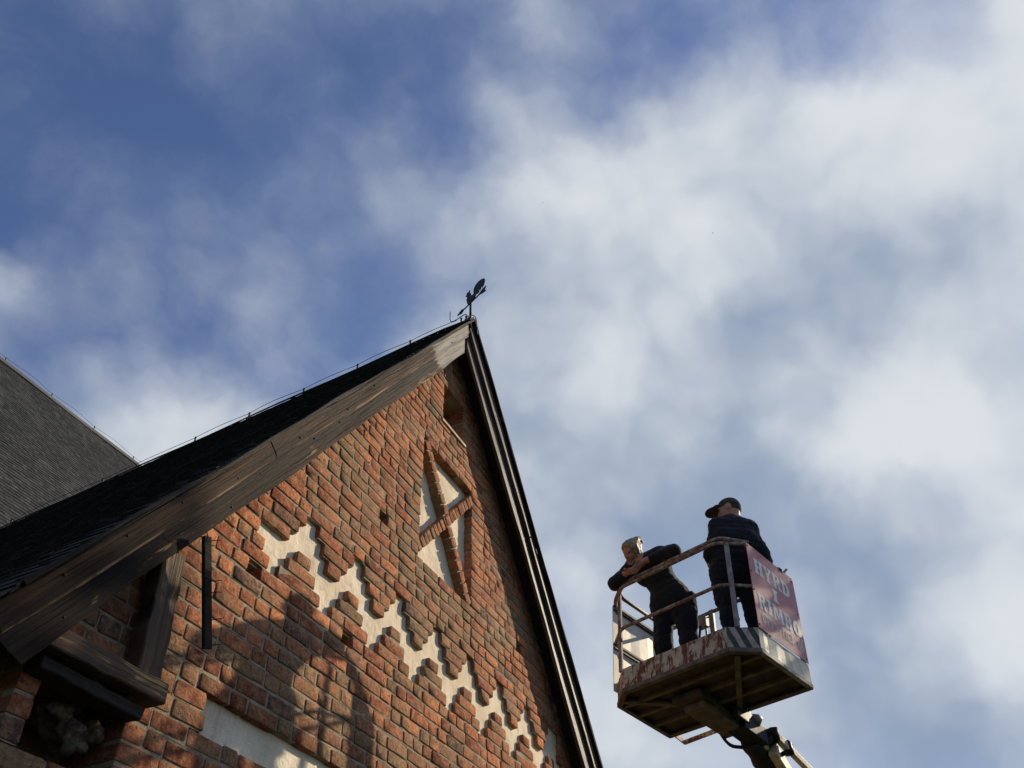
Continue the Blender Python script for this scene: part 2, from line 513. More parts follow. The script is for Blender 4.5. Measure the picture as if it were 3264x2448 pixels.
M = {
    'brick': mat_brick(), 'mortar': mat_mortar(), 'plaster': mat_plaster(),
    'tar': mat_wood('tarred_wood', (0.010, 0.006, 0.004), (0.034, 0.018, 0.010), (0.40, 0.26, 0.125), (0.36, 0.345, 0.325), 1.05, spec=0.15, worn_lo=0.545, dark_z=0.075),
    'tar_upper': mat_wood('tarred_wood_upper', (0.017, 0.0095, 0.0055), (0.066, 0.034, 0.018), (0.30, 0.20, 0.11), (0.36, 0.345, 0.325), 1.35, spec=0.15, worn_lo=0.64, arris=0.0),
    'tar_plain': mat_wood('tarred_wood_plain', (0.012, 0.009, 0.007), (0.045, 0.031, 0.022), (0.33, 0.22, 0.11), spec=0.15),
    'verge': mat_wood('black_verge_wood', (0.007, 0.006, 0.005), (0.024, 0.019, 0.015), (0.08, 0.07, 0.055), spec=0.15),
    'weathered': mat_wood('grey_weathered_wood', (0.028, 0.025, 0.022), (0.105, 0.095, 0.082), (0.30, 0.27, 0.23), rough=0.55, spec=0.36, worn_lo=0.66),
    'beam': mat_wood('aged_beam_wood', (0.045, 0.027, 0.015), (0.145, 0.082, 0.042), (0.48, 0.30, 0.12), worn_lo=0.53),
    'soffit': mat_wood('dark_soffit_wood', (0.010, 0.008, 0.007), (0.030, 0.022, 0.017), (0.05, 0.04, 0.03)),
    'porch_shingle': mat_shingle('tarred_shingle', (0.014, 0.014, 0.012), (0.060, 0.058, 0.050), 0.75),
    'nave_shingle': mat_shingle('dark_slate_shingle', (0.014, 0.016, 0.017), (0.050, 0.055, 0.056), 0.75),
    'ridge_lead': mat_plain('grey_ridge_flashing', (0.11, 0.105, 0.09), 0.6, 0.2),
    'cement': mat_plain('pale_cement_sill', (0.55, 0.47, 0.36), 0.9, nscale=12, spec=0.2),
    'rubble': mat_plain('dirty_rubble_mortar', (0.11, 0.085, 0.058), 0.95, nscale=25, var=0.6, bump=0.9, spec=0.2),
    'iron': mat_plain('black_iron', (0.012, 0.012, 0.014), 0.55, 0.3),
    'nail': mat_plain('rusty_nail_iron', (0.02, 0.014, 0.012), 0.7, 0.2),
    'wire': mat_plain('dark_wire', (0.03, 0.03, 0.032), 0.5, 0.5),
    'rustpaint': mat_rust_paint(), 'tube': mat_tube_rust(), 'cream': mat_panel_cream(), 'stripes': mat_stripes(),
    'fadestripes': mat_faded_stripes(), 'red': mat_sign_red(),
    'letter': mat_plain('pale_sign_lettering', (0.84, 0.83, 0.74), 0.43, nscale=30, var=0.10, spec=0.5, bump=0.05),
    'letter_faint': mat_plain('worn_sign_lettering', (0.68, 0.54, 0.48), 0.47, nscale=40, var=0.25, spec=0.5, bump=0.05),
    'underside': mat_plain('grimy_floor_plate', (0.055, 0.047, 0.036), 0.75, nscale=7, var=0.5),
    'greybeige': mat_plain('grimy_beige_steel', (0.13, 0.11, 0.085), 0.65, nscale=9, var=0.4),
    'steel': mat_plain('bare_grey_steel', (0.28, 0.27, 0.25), 0.5, 0.3, nscale=15),
    'boomcream': mat_plain('cream_boom_paint', (0.60, 0.52, 0.36), 0.5, nscale=10, var=0.3),
    'rubber': mat_plain('black_rubber', (0.012, 0.012, 0.013), 0.6),
    'bluehose': mat_plain('dark_blue_hose', (0.016, 0.018, 0.045), 0.5),
    'strap': mat_plain('blue_strap', (0.02, 0.05, 0.35), 0.6),
    'jacket': mat_cloth('black_hoodie_cloth', (0.017, 0.017, 0.018)),
    'navy': mat_cloth('navy_sweater_cloth', (0.016, 0.018, 0.026)),
    'trousers': mat_cloth('black_trouser_cloth', (0.013, 0.013, 0.017)),
    'skin': mat_plain('sun_tanned_skin', (0.42, 0.21, 0.13), 0.55, nscale=40, var=0.15, bump=0.1),
    'lip': mat_plain('lip_skin', (0.36, 0.12, 0.09), 0.5, nscale=40, var=0.1),
    'eye': mat_plain('dark_eye', (0.015, 0.012, 0.01), 0.3),
    'stubble': mat_plain('dark_cropped_hair', (0.06, 0.04, 0.03), 0.8),
    'hair': mat_hair(),
    'cap': mat_cloth('dark_olive_cap_cloth', (0.055, 0.05, 0.038)),
    'boot': mat_plain('black_boot_leather', (0.014, 0.013, 0.012), 0.5),
    'white': mat_plain('white_cord', (0.7, 0.7, 0.68), 0.6),
    'yellow': mat_plain('yellow_green_belt', (0.35, 0.50, 0.05), 0.6),
    'glove': mat_cloth('black_glove_cloth', (0.012, 0.012, 0.012)),
    'ground': mat_ground(),
    'bird': mat_plain('dark_bird', (0.03, 0.03, 0.035), 0.8),
    'bark': mat_plain('tree_bark', (0.09, 0.07, 0.05), 0.95, nscale=8, var=0.5, bump=0.8),
    'leaf': mat_shingle('autumn_leaf', (0.035, 0.07, 0.02), (0.10, 0.11, 0.03)),
    'sidewall': mat_plain('shaded_brick_backing', (0.22, 0.11, 0.07), 0.95, nscale=8, var=0.5),
}


# ------------------------------------------------------------------ mesh helpers
class MB:
    def __init__(self):
        self.v, self.f, self.a, self.b = [], [], [], []
        self.sm = []

    def add(self, verts, faces, tone=0.0, lich=0.0, nsmooth=None):
        o = len(self.v)
        self.sm.extend(i < nsmooth if nsmooth is not None else True for i in range(len(faces)))
        self.v.extend(tuple(p) for p in verts)
        self.f.extend(tuple(i + o for i in f) for f in faces)
        self.a.extend([tone] * len(verts))
        self.b.extend([lich] * len(verts))

    def box(self, x0, x1, y0, y1, z0, z1, tone=0.0, fn=None):
        vs = [(x0, y0, z0), (x1, y0, z0), (x1, y1, z0), (x0, y1, z0), (x0, y0, z1), (x1, y0, z1), (x1, y1, z1), (x0, y1, z1)]
        if fn:
            vs = [fn(*p) for p in vs]
        self.add(vs, BOXF, tone)

    def beam(self, p0, p1, w, h, up=(0, 0, 1), tone=0.0):
        p0, p1 = Vector(p0), Vector(p1)
        d = (p1 - p0).normalized()
        s = d.cross(Vector(up)).normalized()
        u = s.cross(d).normalized()
        vs = []
        for p in (p0, p1):
            for a, b in ((-1, -1), (1, -1), (1, 1), (-1, 1)):
                vs.append(p + s * (a * w / 2) + u * (b * h / 2))
        self.add(vs, [(0, 1, 2, 3), (7, 6, 5, 4), (0, 4, 5, 1), (1, 5, 6, 2), (2, 6, 7, 3), (3, 7, 4, 0)], tone)

    def tube(self, pts, r, seg=10, cap=True):
        pts = [Vector(p) for p in pts]
        rs = r if isinstance(r, (list, tuple)) else [r] * len(pts)
        rings = []
        prev = None
        for i, p in enumerate(pts):
            if i == 0:
                t = pts[1] - pts[0]
            elif i == len(pts) - 1:
                t = pts[-1] - pts[-2]
            else:
                t = (pts[i + 1] - p).normalized() + (p - pts[i - 1]).normalized()
            t.normalize()
            if prev is None:
                ref = Vector((0, 0, 1)) if abs(t.z) < 0.9 else Vector((1, 0, 0))
                u = t.cross(ref).normalized()
            else:
                u = (prev - t * prev.dot(t)).normalized()
            prev = u
            w = t.cross(u)
            rings.append([p + (u * math.cos(2 * math.pi * k / seg) + w * math.sin(2 * math.pi * k / seg)) * rs[i] for k in range(seg)])
        vs = [q for rg in rings for q in rg]
        fs = []
        for i in range(len(rings) - 1):
            for k in range(seg):
                k2 = (k + 1) % seg
                fs.append((i * seg + k, i * seg + k2, (i + 1) * seg + k2, (i + 1) * seg + k))
        if cap:
            fs.append(tuple(range(seg - 1, -1, -1)))
            fs.append(tuple((len(rings) - 1) * seg + k for k in range(seg)))
        self.add(vs, fs)

    def prism(self, outline, y0, y1):
        """outline in x,z extruded along y"""
        n = len(outline)
        vs = [(x, y0, z) for x, z in outline] + [(x, y1, z) for x, z in outline]
        fs = [tuple(range(n)), tuple(range(2 * n - 1, n - 1, -1))]
        for i in range(n):
            j = (i + 1) % n
            fs.append((i, i + n, j + n, j))
        self.add(vs, fs)

    def build(self, name, mat, parent=None, smooth=False, attrs=False):
        me = bpy.data.meshes.new(name)
        me.from_pydata(self.v, [], self.f)
        if attrs:
            at = me.attributes.new('tone', 'FLOAT', 'POINT')
            at.data.foreach_set('value', self.a)
            at = me.attributes.new('lich', 'FLOAT', 'POINT')
            at.data.foreach_set('value', self.b)
        ob = link(name, me, mat, parent, smooth)
        if smooth and not all(self.sm):
            me.polygons.foreach_set('use_smooth', self.sm)
        return ob


BOXF = [(0, 3, 2, 1), (4, 5, 6, 7), (0, 1, 5, 4), (1, 2, 6, 5), (2, 3, 7, 6), (3, 0, 4, 7)]


def link(name, me, mat, parent=None, smooth=False):
    if isinstance(mat, (list, tuple)):
        for m in mat:
            me.materials.append(M[m])
    else:
        me.materials.append(M[mat])
    if smooth:
        me.polygons.foreach_set('use_smooth', [True] * len(me.polygons))
    me.update()
    o = bpy.data.objects.new(name, me)
    COL.objects.link(o)
    if parent:
        o.parent = parent
    return o


def empty(name, loc=(0, 0, 0)):
    o = bpy.data.objects.new(name, None)
    o.empty_display_size = 0.2
    o.location = loc
    COL.objects.link(o)
    return o


def tag(o, label=None, cat=None, group=None, kind=None):
    if label:
        o['label'] = label
    if cat:
        o['category'] = cat
    if group:
        o['group'] = group
    if kind:
        o['kind'] = kind
    return o


def bevel(o, w, seg=2):
    m = o.modifiers.new('bevel', 'BEVEL')
    m.width = w
    m.segments = seg
    m.limit_method = 'ANGLE'
    m.angle_limit = math.radians(40)
    return o


def smooth_path(pts, r=0.06, n=5):
    """polyline with rounded corners"""
    pts = [Vector(p) for p in pts]
    out = [pts[0]]
    for i in range(1, len(pts) - 1):
        a, b, c = pts[i - 1], pts[i], pts[i + 1]
        ra = min(r, (a - b).length * 0.45, (c - b).length * 0.45)
        p0, p1 = b + (a - b).normalized() * ra, b + (c - b).normalized() * ra
        for k in range(n + 1):
            t = k / n
            out.append(p0 * (1 - t) ** 2 + b * 2 * t * (1 - t) + p1 * t * t)
    out.append(pts[-1])
    return out


# ------------------------------------------------------------------ the ground
gb = MB()
gb.add([(-900, -900, 0), (900, -900, 0), (900, 900, 0), (-900, 900, 0)], [(0, 1, 2, 3)])
tag(gb.build('ground', 'ground'), kind='structure')

# ------------------------------------------------------------------ brick gable of the porch
AX = 6.494           # middle of the gable
TS = 1.4             # slope of the rakes (54.5 degrees)
CS = 1 / math.hypot(1, TS)
SN = TS * CS
HALF = 3.994
CH = 0.111           # one course
Z0 = 5.178           # a bed joint: level where the teeth of the frieze meet
SOFF = 9.55          # soffit line at the middle

porch = empty('brick_porch', (AX, 0, 0))
tag(porch, 'brick church gable with stepped white plaster frieze and dark tarred bargeboards', 'building')


def P(o):
    """give a child of the porch its world position"""
    return o


wall_mb = MB()       # the mortar body
brick_list = []      # dicts of every brick on the front
PER, HH = 0.653, 0.0815
C0 = 4.079


def cuts(j):
    """openings of course j as x intervals with their kind"""
    out = []
    z = Z0 + j * CH
    if j in (0, 1, 2):                       # hanging teeth
        n = j + 1
        lo = C0 + n * HH
        for k in range(1, 8):
            c = C0 + k * PER
            out.append((lo, c - n * HH))
            lo = c + n * HH
        out.append((lo, 9.16 + 0.02 * j))
    if j in (-1, -2, -3):                    # standing teeth
        n = -j
        lo = C0 - PER / 2 + n * HH
        for k in range(0, 8):
            c = C0 + (k + 0.5) * PER - 0.045
            out.append((lo, c - n * HH))
            lo = c + n * HH
        out.append((lo, 9.24)) if lo < 9.2 else None
    if j in (-13, -14):                      # the lower white band
        out.append((3.70 + (0.02 if j == -14 else 0), 9.29))
    if 8 <= j <= 20:                         # field with the brick cross
        out.append((5.95, 7.03))
    if 26 <= j <= 30:                        # gable opening
        out.append((6.32, 6.80))
    for hj, hx in HOLES:
        if hj == j:
            out.append((hx - 0.07, hx + 0.07))
    if NICHE[2] <= j <= NICHE[3]:
        out.append((NICHE[0], NICHE[1]))
    return sorted(out)


HOLES = [(8, 5.34), (8, 8.17), (-4, 5.0), (-4, 3.87)]
NICHE = (2.62, 3.17, -18, -15)
J_TOP = int((SOFF - Z0) / CH)
J_BOT = -46


def open_share(j, x0, x1):
    """how much of x0..x1 lies over an opening in course j"""
    t = 0.0
    for c0, c1 in cuts(j):
        t += max(0.0, min(c1, x1) - max(c0, x0))
    return t / (x1 - x0)


def half_at(z):
    return min(HALF, (SOFF + 0.02 - z) / TS)


def fill(x0, x1, j, start=None):
    """lengths of bricks that fill x0..x1"""
    w = x1 - x0
    if w < 0.05:
        return []
    if w < 0.22:
        return [(x0, x1)]
    seq = []
    tot = 0.0
    pat = [0.302, 0.302, 0.158] if j % 2 else [0.302, 0.158]
    k = random.randrange(3)
    first = True
    while tot < w - 0.07:
        l = pat[k % len(pat)]
        if random.random() < 0.12:
            l = 0.158 if l > 0.2 else 0.302
        if first and random.random() < 0.4:
            l = random.choice((0.158, 0.225, 0.302))
        first = False
        l *= random.uniform(0.95, 1.05)
        seq.append(l)
        tot += l
        k += 1
    s = w / tot
    if s < 0.86 and len(seq) > 1:
        seq = seq[:-1]
        s = w / sum(seq)
    out = []
    x = x0
    for l in seq:
        out.append((x, x + l * s))
        x += l * s
    return out


def brick_geo(x0, x1, z0, z1, depth=0.125, proud=0.0, rough=1.0):
    """a worn brick with rounded, uneven arrises; front at y = -proud"""
    w, h = x1 - x0, z1 - z0
    bx, bz = min(0.009, w * 0.2), 0.007
    xs = [0, bx, w * 0.5 + random.uniform(-.02, .02) * (w > .2), w - bx, w] if w > 0.2 else [0, bx, w - bx, w]
    zs = [0, bz, h - bz, h]
    nx, nz = len(xs), len(zs)
    vs = []
    tilt = random.gauss(0, 0.009)
    tilt2 = random.gauss(0, 0.016)
    for b, zz in enumerate(zs):
        for a, xx in enumerate(xs):
            e1 = a in (0, nx - 1)
            e2 = b in (0, nz - 1)
            y = -proud + (xx - w / 2) * tilt + (zz - h / 2) * tilt2
            px, pz = x0 + xx, z0 + zz
            if e1 or e2:
                y += random.uniform(0.001, 0.0042) * rough
                px += random.gauss(0, 0.003) * rough
                pz += random.gauss(0, 0.003) * rough
            else:
                y += random.gauss(0, 0.0018) * rough
            if e1 and e2:
                y += random.uniform(0.001, 0.008) * rough
                px += random.uniform(0, .006) * (1 if a == 0 else -1) * rough
                pz += random.uniform(0, .005) * (1 if b == 0 else -1) * rough
                if random.random() < 0.22:          # knocked-off corner
                    y += random.uniform(0.004, 0.014)
                    px += random.uniform(.004, .014) * (1 if a == 0 else -1)
                    pz += random.uniform(.003, .010) * (1 if b == 0 else -1)
            vs.append([px, y, pz])
    fs = []
    for b in range(nz - 1):
        for a in range(nx - 1):
            i = b * nx + a
            fs.append((i, i + 1, i + nx + 1, i + nx))
    brick_geo.front = len(fs)
    ring = [a for a in range(nx)] + [b * nx + nx - 1 for b in range(1, nz)] + [(nz - 1) * nx + a for a in range(nx - 2, -1, -1)] + [b * nx for b in range(nz - 2, 0, -1)]
    o = len(vs)
    for i in ring:
        vs.append([vs[i][0], depth, vs[i][2]])
    n = len(ring)
    for k in range(n):
        k2 = (k + 1) % n
        fs.append((ring[k], o + k, o + k2, ring[k2]))
    return vs, fs


def tone():
    r = random.random()
    if r < 0.36:
        return random.uniform(0.30, 0.50)
    if r < 0.58:
        return random.uniform(0.50, 0.68)
    if r < 0.74:
        return random.uniform(0.04, 0.28)
    if r < 0.95:
        return random.uniform(0.68, 0.90)
    return random.uniform(0.92, 1.0)


def in_view(x, z, y=0.0):
    v = Vector((x - CAM[0], y - CAM[1], z - CAM[2]))
    a = sum(CR[i][0] * v[i] for i in range(3))
    b = sum(CR[i][1] * v[i] for i in range(3))
    c = -sum(CR[i][2] * v[i] for i in range(3))
    if c < 0.2:
        return None
    return a / c * 2746.1, b / c * 2746.1, v.length


for j in range(J_BOT, J_TOP + 1):
    za = Z0 + j * CH
    if za + CH < 0.02:
        continue
    h = half_at(za)
    if h < 0.08:
        continue
    segs = [(AX - h, AX + h)]
    for c0, c1 in cuts(j):
        new = []
        for s0, s1 in segs:
            if c1 <= s0 or c0 >= s1:
                new.append((s0, s1))
                continue
            if c0 > s0:
                new.append((s0, c0))
            if c1 < s1:
                new.append((c1, s1))
        segs = new
    cl = cuts(j)
    for s0, s1 in segs:
        bl = fill(s0, s1, j)
        for i, (x0, x1) in enumerate(bl):
            first, last = i == 0, i == len(bl) - 1
            jw = random.uniform(0.012, 0.022)
            xa = x0 + (0.0 if first else jw / 2)
            xb = x1 - (0.0 if last else jw / 2)
            dz = random.gauss(0, 0.0025)
            z0, z1 = za + 0.0092 + dz, za + CH - 0.0095 + dz + random.gauss(0, 0.002)
            deep = 0.125
            if (26 <= j <= 30 and (abs(x1 - 6.32) < .01 or abs(x0 - 6.80) < .01)):
                deep = 0.36
            if NICHE[2] <= j <= NICHE[3] and (abs(x1 - NICHE[0]) < .01 or abs(x0 - NICHE[1]) < .01):
                deep = 0.36
            brick_list.append(dict(g=(xa, xb, z0, z1), deep=deep, j=j))
            ma = x0 + (0.006 if first else 0.0)
            mb = x1 - (0.006 if last else 0.0)
            fr = random.uniform(0.0030, 0.0075)
            z2, z3 = za, za + CH
            if open_share(j - 1, x0, x1) > 0.5:
                z2 += 0.0125
            if open_share(j + 1, x0, x1) > 0.5:
                z3 -= 0.0125
            if j == 31 and 6.0 < (x0 + x1) / 2 < 7.1:
                deep = 0.36
                brick_list[-1]['deep'] = deep
            vs = [(ma, fr, z2), (mb, fr, z2), (mb, fr, z3), (ma, fr, z3), (ma, deep + .01, z2), (mb, deep + .01, z2), (mb, deep + .01, z3), (ma, deep + .01, z3)]
            wall_mb.add(vs, [(0, 1, 2, 3), (0, 4, 5, 1), (1, 5, 6, 2), (2, 6, 7, 3), (3, 7, 4, 0)])
    # solid core behind the facing, left open at the gable opening and the niche
    core = [(AX - h, AX + h)]
    for c0, c1 in ([(6.32, 6.80)] if 26 <= j <= 31 else []) + ([(NICHE[0], NICHE[1])] if NICHE[2] <= j <= NICHE[3] else []):
        core = [q for s0, s1 in core for q in ((s0, c0), (c1, s1))]
    for s0, s1 in core:
        wall_mb.box(s0 + 0.004, s1 - 0.004, 0.14, 0.45, za, za + CH)

# back of the opening and niche
wall_mb.box(6.25, 6.87, 0.40, 0.452, Z0 + 25 * CH, Z0 + 32 * CH)
wall_mb.box(2.55, 3.24, 0.40, 0.452, Z0 - 20 * CH, Z0 - 13 * CH)
wall = wall_mb.build('wall', 'mortar', porch)
wall.matrix_parent_inverse = Matrix.Translation((-AX, 0, 0))

# which bricks show largest
scored = []
for b in brick_list:
    x0, x1, z0, z1 = b['g']
    q = in_view((x0 + x1) / 2, (z0 + z1) / 2)
    sc = 0.0
    if q and abs(q[0]) < 1632 and abs(q[1]) < 1224:
        # covered by the left bargeboard?
        xm, zm = (x0 + x1) / 2, (z0 + z1) / 2
        t = 3.475 / 3.7
        xs, zs = xm * t, 1.6 + (zm - 1.6) * t
        if zs < 9.20 - TS * (AX - xs) and not (xm < 3.3 and zm > 3.35 and zm < 3.7):
            e0, e1 = in_view(x0, zm), in_view(x1, zm)
            sc = math.hypot(e0[0] - e1[0], e0[1] - e1[1]) * (z1 - z0) / q[2]
    scored.append(sc)
order = np.argsort(-np.array(scored))
single = set(int(i) for i in order[:272] if scored[int(i)] > 0)
bulk = MB()
for i, b in enumerate(brick_list):
    x0, x1, z0, z1 = b['g']
    # patched, soot-darkened and lichened parts of the wall carry their own bricks
    zone = 0.35 + 0.35 * math.exp(-((x0 - 6.2) / 1.6) ** 2 - ((z0 - 5.9) / 0.9) ** 2) + (0.22 if b['j'] in (-1, -2, -3) else 0) + 0.5 * math.exp(-((x0 - 6.5) / 0.5) ** 2 - ((z0 - 7.75) / 0.25) ** 2) - 0.25 * math.exp(-((x0 - 3.6) / 1.0) ** 2 - ((z0 - 5.2) / 0.8) ** 2)
    lich = min(1.0, max(0.0, random.gauss(zone, 0.30)))
    tn = tone()
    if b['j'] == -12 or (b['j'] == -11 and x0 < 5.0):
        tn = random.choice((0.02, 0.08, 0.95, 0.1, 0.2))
    proud = min(0.007, max(0.0, random.gauss(0.002, 0.0022)))
    vs, fs = brick_geo(x0, x1, z0, z1, b['deep'], proud)
    if i in single:
        one = MB()
        ox, oz = (x0 + x1) / 2, (z0 + z1) / 2
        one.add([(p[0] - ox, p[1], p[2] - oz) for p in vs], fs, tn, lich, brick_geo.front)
        ob = one.build('brick', 'brick', wall, True, True)
        ob.location = (ox, 0, oz)
        ob.matrix_parent_inverse = Matrix.Identity(4)
    else:
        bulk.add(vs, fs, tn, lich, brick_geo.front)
ob = bulk.build('brickwork', 'brick', wall, True, True)
tag(ob, kind='stuff')

# flank of the porch, running back from the corner
side = MB()
sx = AX - HALF
for j in range(-40, -13):
    za = Z0 + j * CH
    y = random.uniform(-0.1, 0.0) + 0.14
    while y < 6.0:
        l = random.choice((0.30, 0.30, 0.158)) * random.uniform(.96, 1.04)
        vs, fs = brick_geo(0, l - 0.016, za + 0.008, za + CH - 0.0085, 0.10, random.gauss(0, .003))
        side.add([(sx + p[1], y + l - p[0], p[2]) for p in vs], fs, tone(), random.random() * .6, brick_geo.front)
        y += l
ob = side.build('flank_brickwork', 'brick', wall, True, True)
tag(ob, kind='stuff')
sw = MB()
sw.box(sx + 0.012, sx + 0.5, 0.46, 6.2, 0, 3.9)
sw.box(AX + HALF - 0.5, AX + HALF, 0.46, 6.2, 0, 3.9)
ob = sw.build('flank_wall', 'mortar', porch)
ob.matrix_parent_inverse = Matrix.Translation((-AX, 0, 0))


def porch_part(o):
    o.matrix_parent_inverse = Matrix.Translation((-AX, 0, 0))
    return o


def plaster_sheet(name, x0, x1, z0, z1, y):
    mb = MB()
    nx, nz = max(2, int((x1 - x0) / 0.05)), max(2, int((z1 - z0) / 0.05))
    vs = []
    for k in range(nz + 1):
        for i in range(nx + 1):
            vs.append((x0 + (x1 - x0) * i / nx, y + random.gauss(0, 0.0012) + 0.003 * math.sin(i * .5) * math.sin(k * .9 + i * .13), z0 + (z1 - z0) * k / nz))
    fs = [(k * (nx + 1) + i, k * (nx + 1) + i + 1, (k + 1) * (nx + 1) + i + 1, (k + 1) * (nx + 1) + i) for k in range(nz) for i in range(nx)]
    mb.add(vs, fs)
    return porch_part(mb.build(name, 'plaster', porch, True))


tag(plaster_sheet('plaster_frieze', 3.72, 9.32, Z0 - 3.1 * CH, Z0 + 3.1 * CH, 0.040), 'white zigzag plaster frieze between stepped brick teeth')
tag(plaster_sheet('plaster_band', 3.62, 9.36, Z0 - 14.1 * CH, Z0 - 11.9 * CH, 0.052), 'horizontal white plaster band low on the gable')
tag(plaster_sheet('plaster_field', 5.90, 7.08, Z0 + 7.9 * CH, Z0 + 21.1 * CH, 0.092), 'white plaster field behind the brick cross')

# the brick cross in its sunk field
xa, xb, zl, zh = 5.95, 7.03, Z0 + 8 * CH, Z0 + 21 * CH
cross = empty('brick_cross')
cross.parent = porch
porch_part(cross)


def cross_arm(p0, p1, width, pitch, skip=None, out=0.0):
    p0, p1 = Vector((p0[0], 0, p0[1])), Vector((p1[0], 0, p1[1]))
    d = (p1 - p0)
    n = int(round(d.length / pitch))
    e = d.normalized()
    ang = math.atan2(e.z, e.x)
    core = MB()
    L = d.length
    core.box(-L / 2, L / 2, 0.010, 0.12, -width / 2 + .006, width / 2 - .006)
    c = core.build('mortar_core', 'mortar', cross)
    c.location = (p0 + p1) / 2
    c.rotation_euler = (0, -ang, 0)
    for i in range(n):
        t = (i + 0.5) / n
        if skip and skip[0] < t < skip[1]:
            continue
        pl = L / n
        vs, fs = brick_geo(-pl / 2 + .007, pl / 2 - .007, -width / 2, width / 2, 0.11, out + random.gauss(0.001, .0025))
        mb = MB()
        mb.add(vs, fs, random.choice((random.uniform(.2, .6), random.uniform(.6, .85))), random.uniform(.3, .8), brick_geo.front)
        o = mb.build('brick', 'brick', cross, True, True)
        o.location = p0 + d * t
        o.rotation_euler = (0, -ang, 0)


cross_arm((xa + 0.05, zh + 0.01), (xb - 0.05, zl - 0.01), 0.105, 0.118, None, 0.007)
cross_arm((xa - 0.01, zl + 0.10), (xb + 0.01, zh - 0.10), 0.110, 0.092)

# sill of the gable opening
mb = MB()
mb.add([(6.28, -0.025, Z0 + 26 * CH - .048), (6.84, -0.025, Z0 + 26 * CH - .048), (6.84, -0.02, Z0 + 26 * CH - .002), (6.28, -0.02, Z0 + 26 * CH - .002),
        (6.28, 0.3, Z0 + 26 * CH - .048), (6.84, 0.3, Z0 + 26 * CH - .048), (6.84, 0.3, Z0 + 26 * CH + .045), (6.28, 0.3, Z0 + 26 * CH + .045)],
       [(0, 1, 2, 3), (4, 7, 6, 5), (0, 4, 5, 1), (3, 2, 6, 7), (0, 3, 7, 4), (1, 5, 6, 2)])
o = porch_part(mb.build('window_sill', 'cement', porch))
bevel(o, 0.006)
tag(o, 'pale cement sill of the small dark gable opening')
mb = MB()
mb.box(6.30, 6.82, 0.33, 0.36, Z0 + 26 * CH, Z0 + 31 * CH)
tag(porch_part(mb.build('window_shutter', 'soffit', porch)), 'dark wooden shutter deep in the gable opening')

# ------------------------------------------------------------------ roof of the porch
SKEW, DIP = math.tan(math.radians(3.0)), math.tan(math.radians(1.0))


def rk(x, y, z):
    return (x + SKEW * max(y, 0), y, z - DIP * max(y, 0))


roof_mb = MB()
for s in (-1, 1):
    xe = 4.36
    y0, y1 = -0.255, 10.5
    pr = []
    for y in (y0, 0.0, y1):
        for (dx, zz) in ((0, SOFF), (xe, SOFF - TS * xe), (xe, 9.755 - TS * xe), (0, 9.755)):
            pr.append(rk(AX + s * dx, y, zz))
    fs = []
    for a in (0, 4):
        for k in range(4):
            k2 = (k + 1) % 4
            fs.append((a + k, a + k2, a + 4 + k2, a + 4 + k))
    fs += [(0, 3, 2, 1), (8, 9, 10, 11)]
    roof_mb.add(pr, fs)
roof = porch_part(roof_mb.build('roof', 'soffit', porch))
tag(roof, 'steep dark tarred shingle roof')


def shingles(mb, org, down, along, nrm, length, width, expo, wid, thick=0.012, lift=0.004, fn=None):
    """courses of shingles laid from the eave upward"""
    org, down, along, nrm = Vector(org), Vector(down), Vector(along), Vector(nrm)
    rows = int(length / expo)
    for r in range(rows):
        a = random.uniform(-wid, 0)
        base = (r + 1) * expo
        while a < width:
            w = wid * random.uniform(0.75, 1.25)
            a0, a1 = max(a, 0), min(a + w - 0.004, width)
            a += w
            if a1 - a0 < 0.02:
                continue
            b1 = base + random.gauss(0, expo * 0.05)
            b0 = b1 - expo * 1.25
            t = thick * random.uniform(0.7, 1.4)
            l = lift + random.uniform(0, 0.003)
            pts = []
            for (aa, bb, hh) in ((a0, b0, 0.001), (a1, b0, 0.001), (a1, b1, l), (a0, b1, l), (a0, b0, 0.005), (a1, b0, 0.005), (a1, b1, l + t), (a0, b1, l + t)):
                p = org + down * bb + along * aa + nrm * hh
                pts.append(fn(*p) if fn else p)
            mb.add(pts, [(4, 5, 6, 7), (2, 3, 7, 6), (0, 4, 7, 3), (1, 2, 6, 5)], random.random() ** 2 * 0.75 + (0.6 if random.random() < 0.05 else 0.0))


for s in (-1, 1):
    mb = MB()
    shingles(mb, (AX, -0.30, 9.765), (s * CS, 0, -SN), (0, 1, 0), (s * SN, 0, CS), 7.75, 10.4 if s < 0 else 2.2, 0.095, 0.10, 0.009, 0.007, rk)
    o = mb.build('shingles', 'porch_shingle', roof, attrs=True)
    tag(o, kind='stuff')

# ridge boards
for s in (-1, 1):
    mb = MB()
    vs = []
    n = 24
    for i in range(n + 1):
        y = -0.31 + 10.6 * i / n
        wv = 0.012 * math.sin(i * 1.1)
        for a, hgt in ((0, 0.036), (0.17, 0.036), (0.17, 0.058), (0, 0.058)):
            vs.append(rk(AX + s * (CS * a + SN * hgt * .6), y, 9.765 - SN * a + CS * hgt - 0.012 + wv))
    fs = [(i * 4 + k, i * 4 + (k + 1) % 4, i * 4 + 4 + (k + 1) % 4, i * 4 + 4 + k) for i in range(n) for k in range(4)]
    fs += [(0, 3, 2, 1), (n * 4, n * 4 + 1, n * 4 + 2, n * 4 + 3)]
    mb.add(vs, fs)
    mb.build('ridge_board', 'porch_shingle', roof, attrs=True)


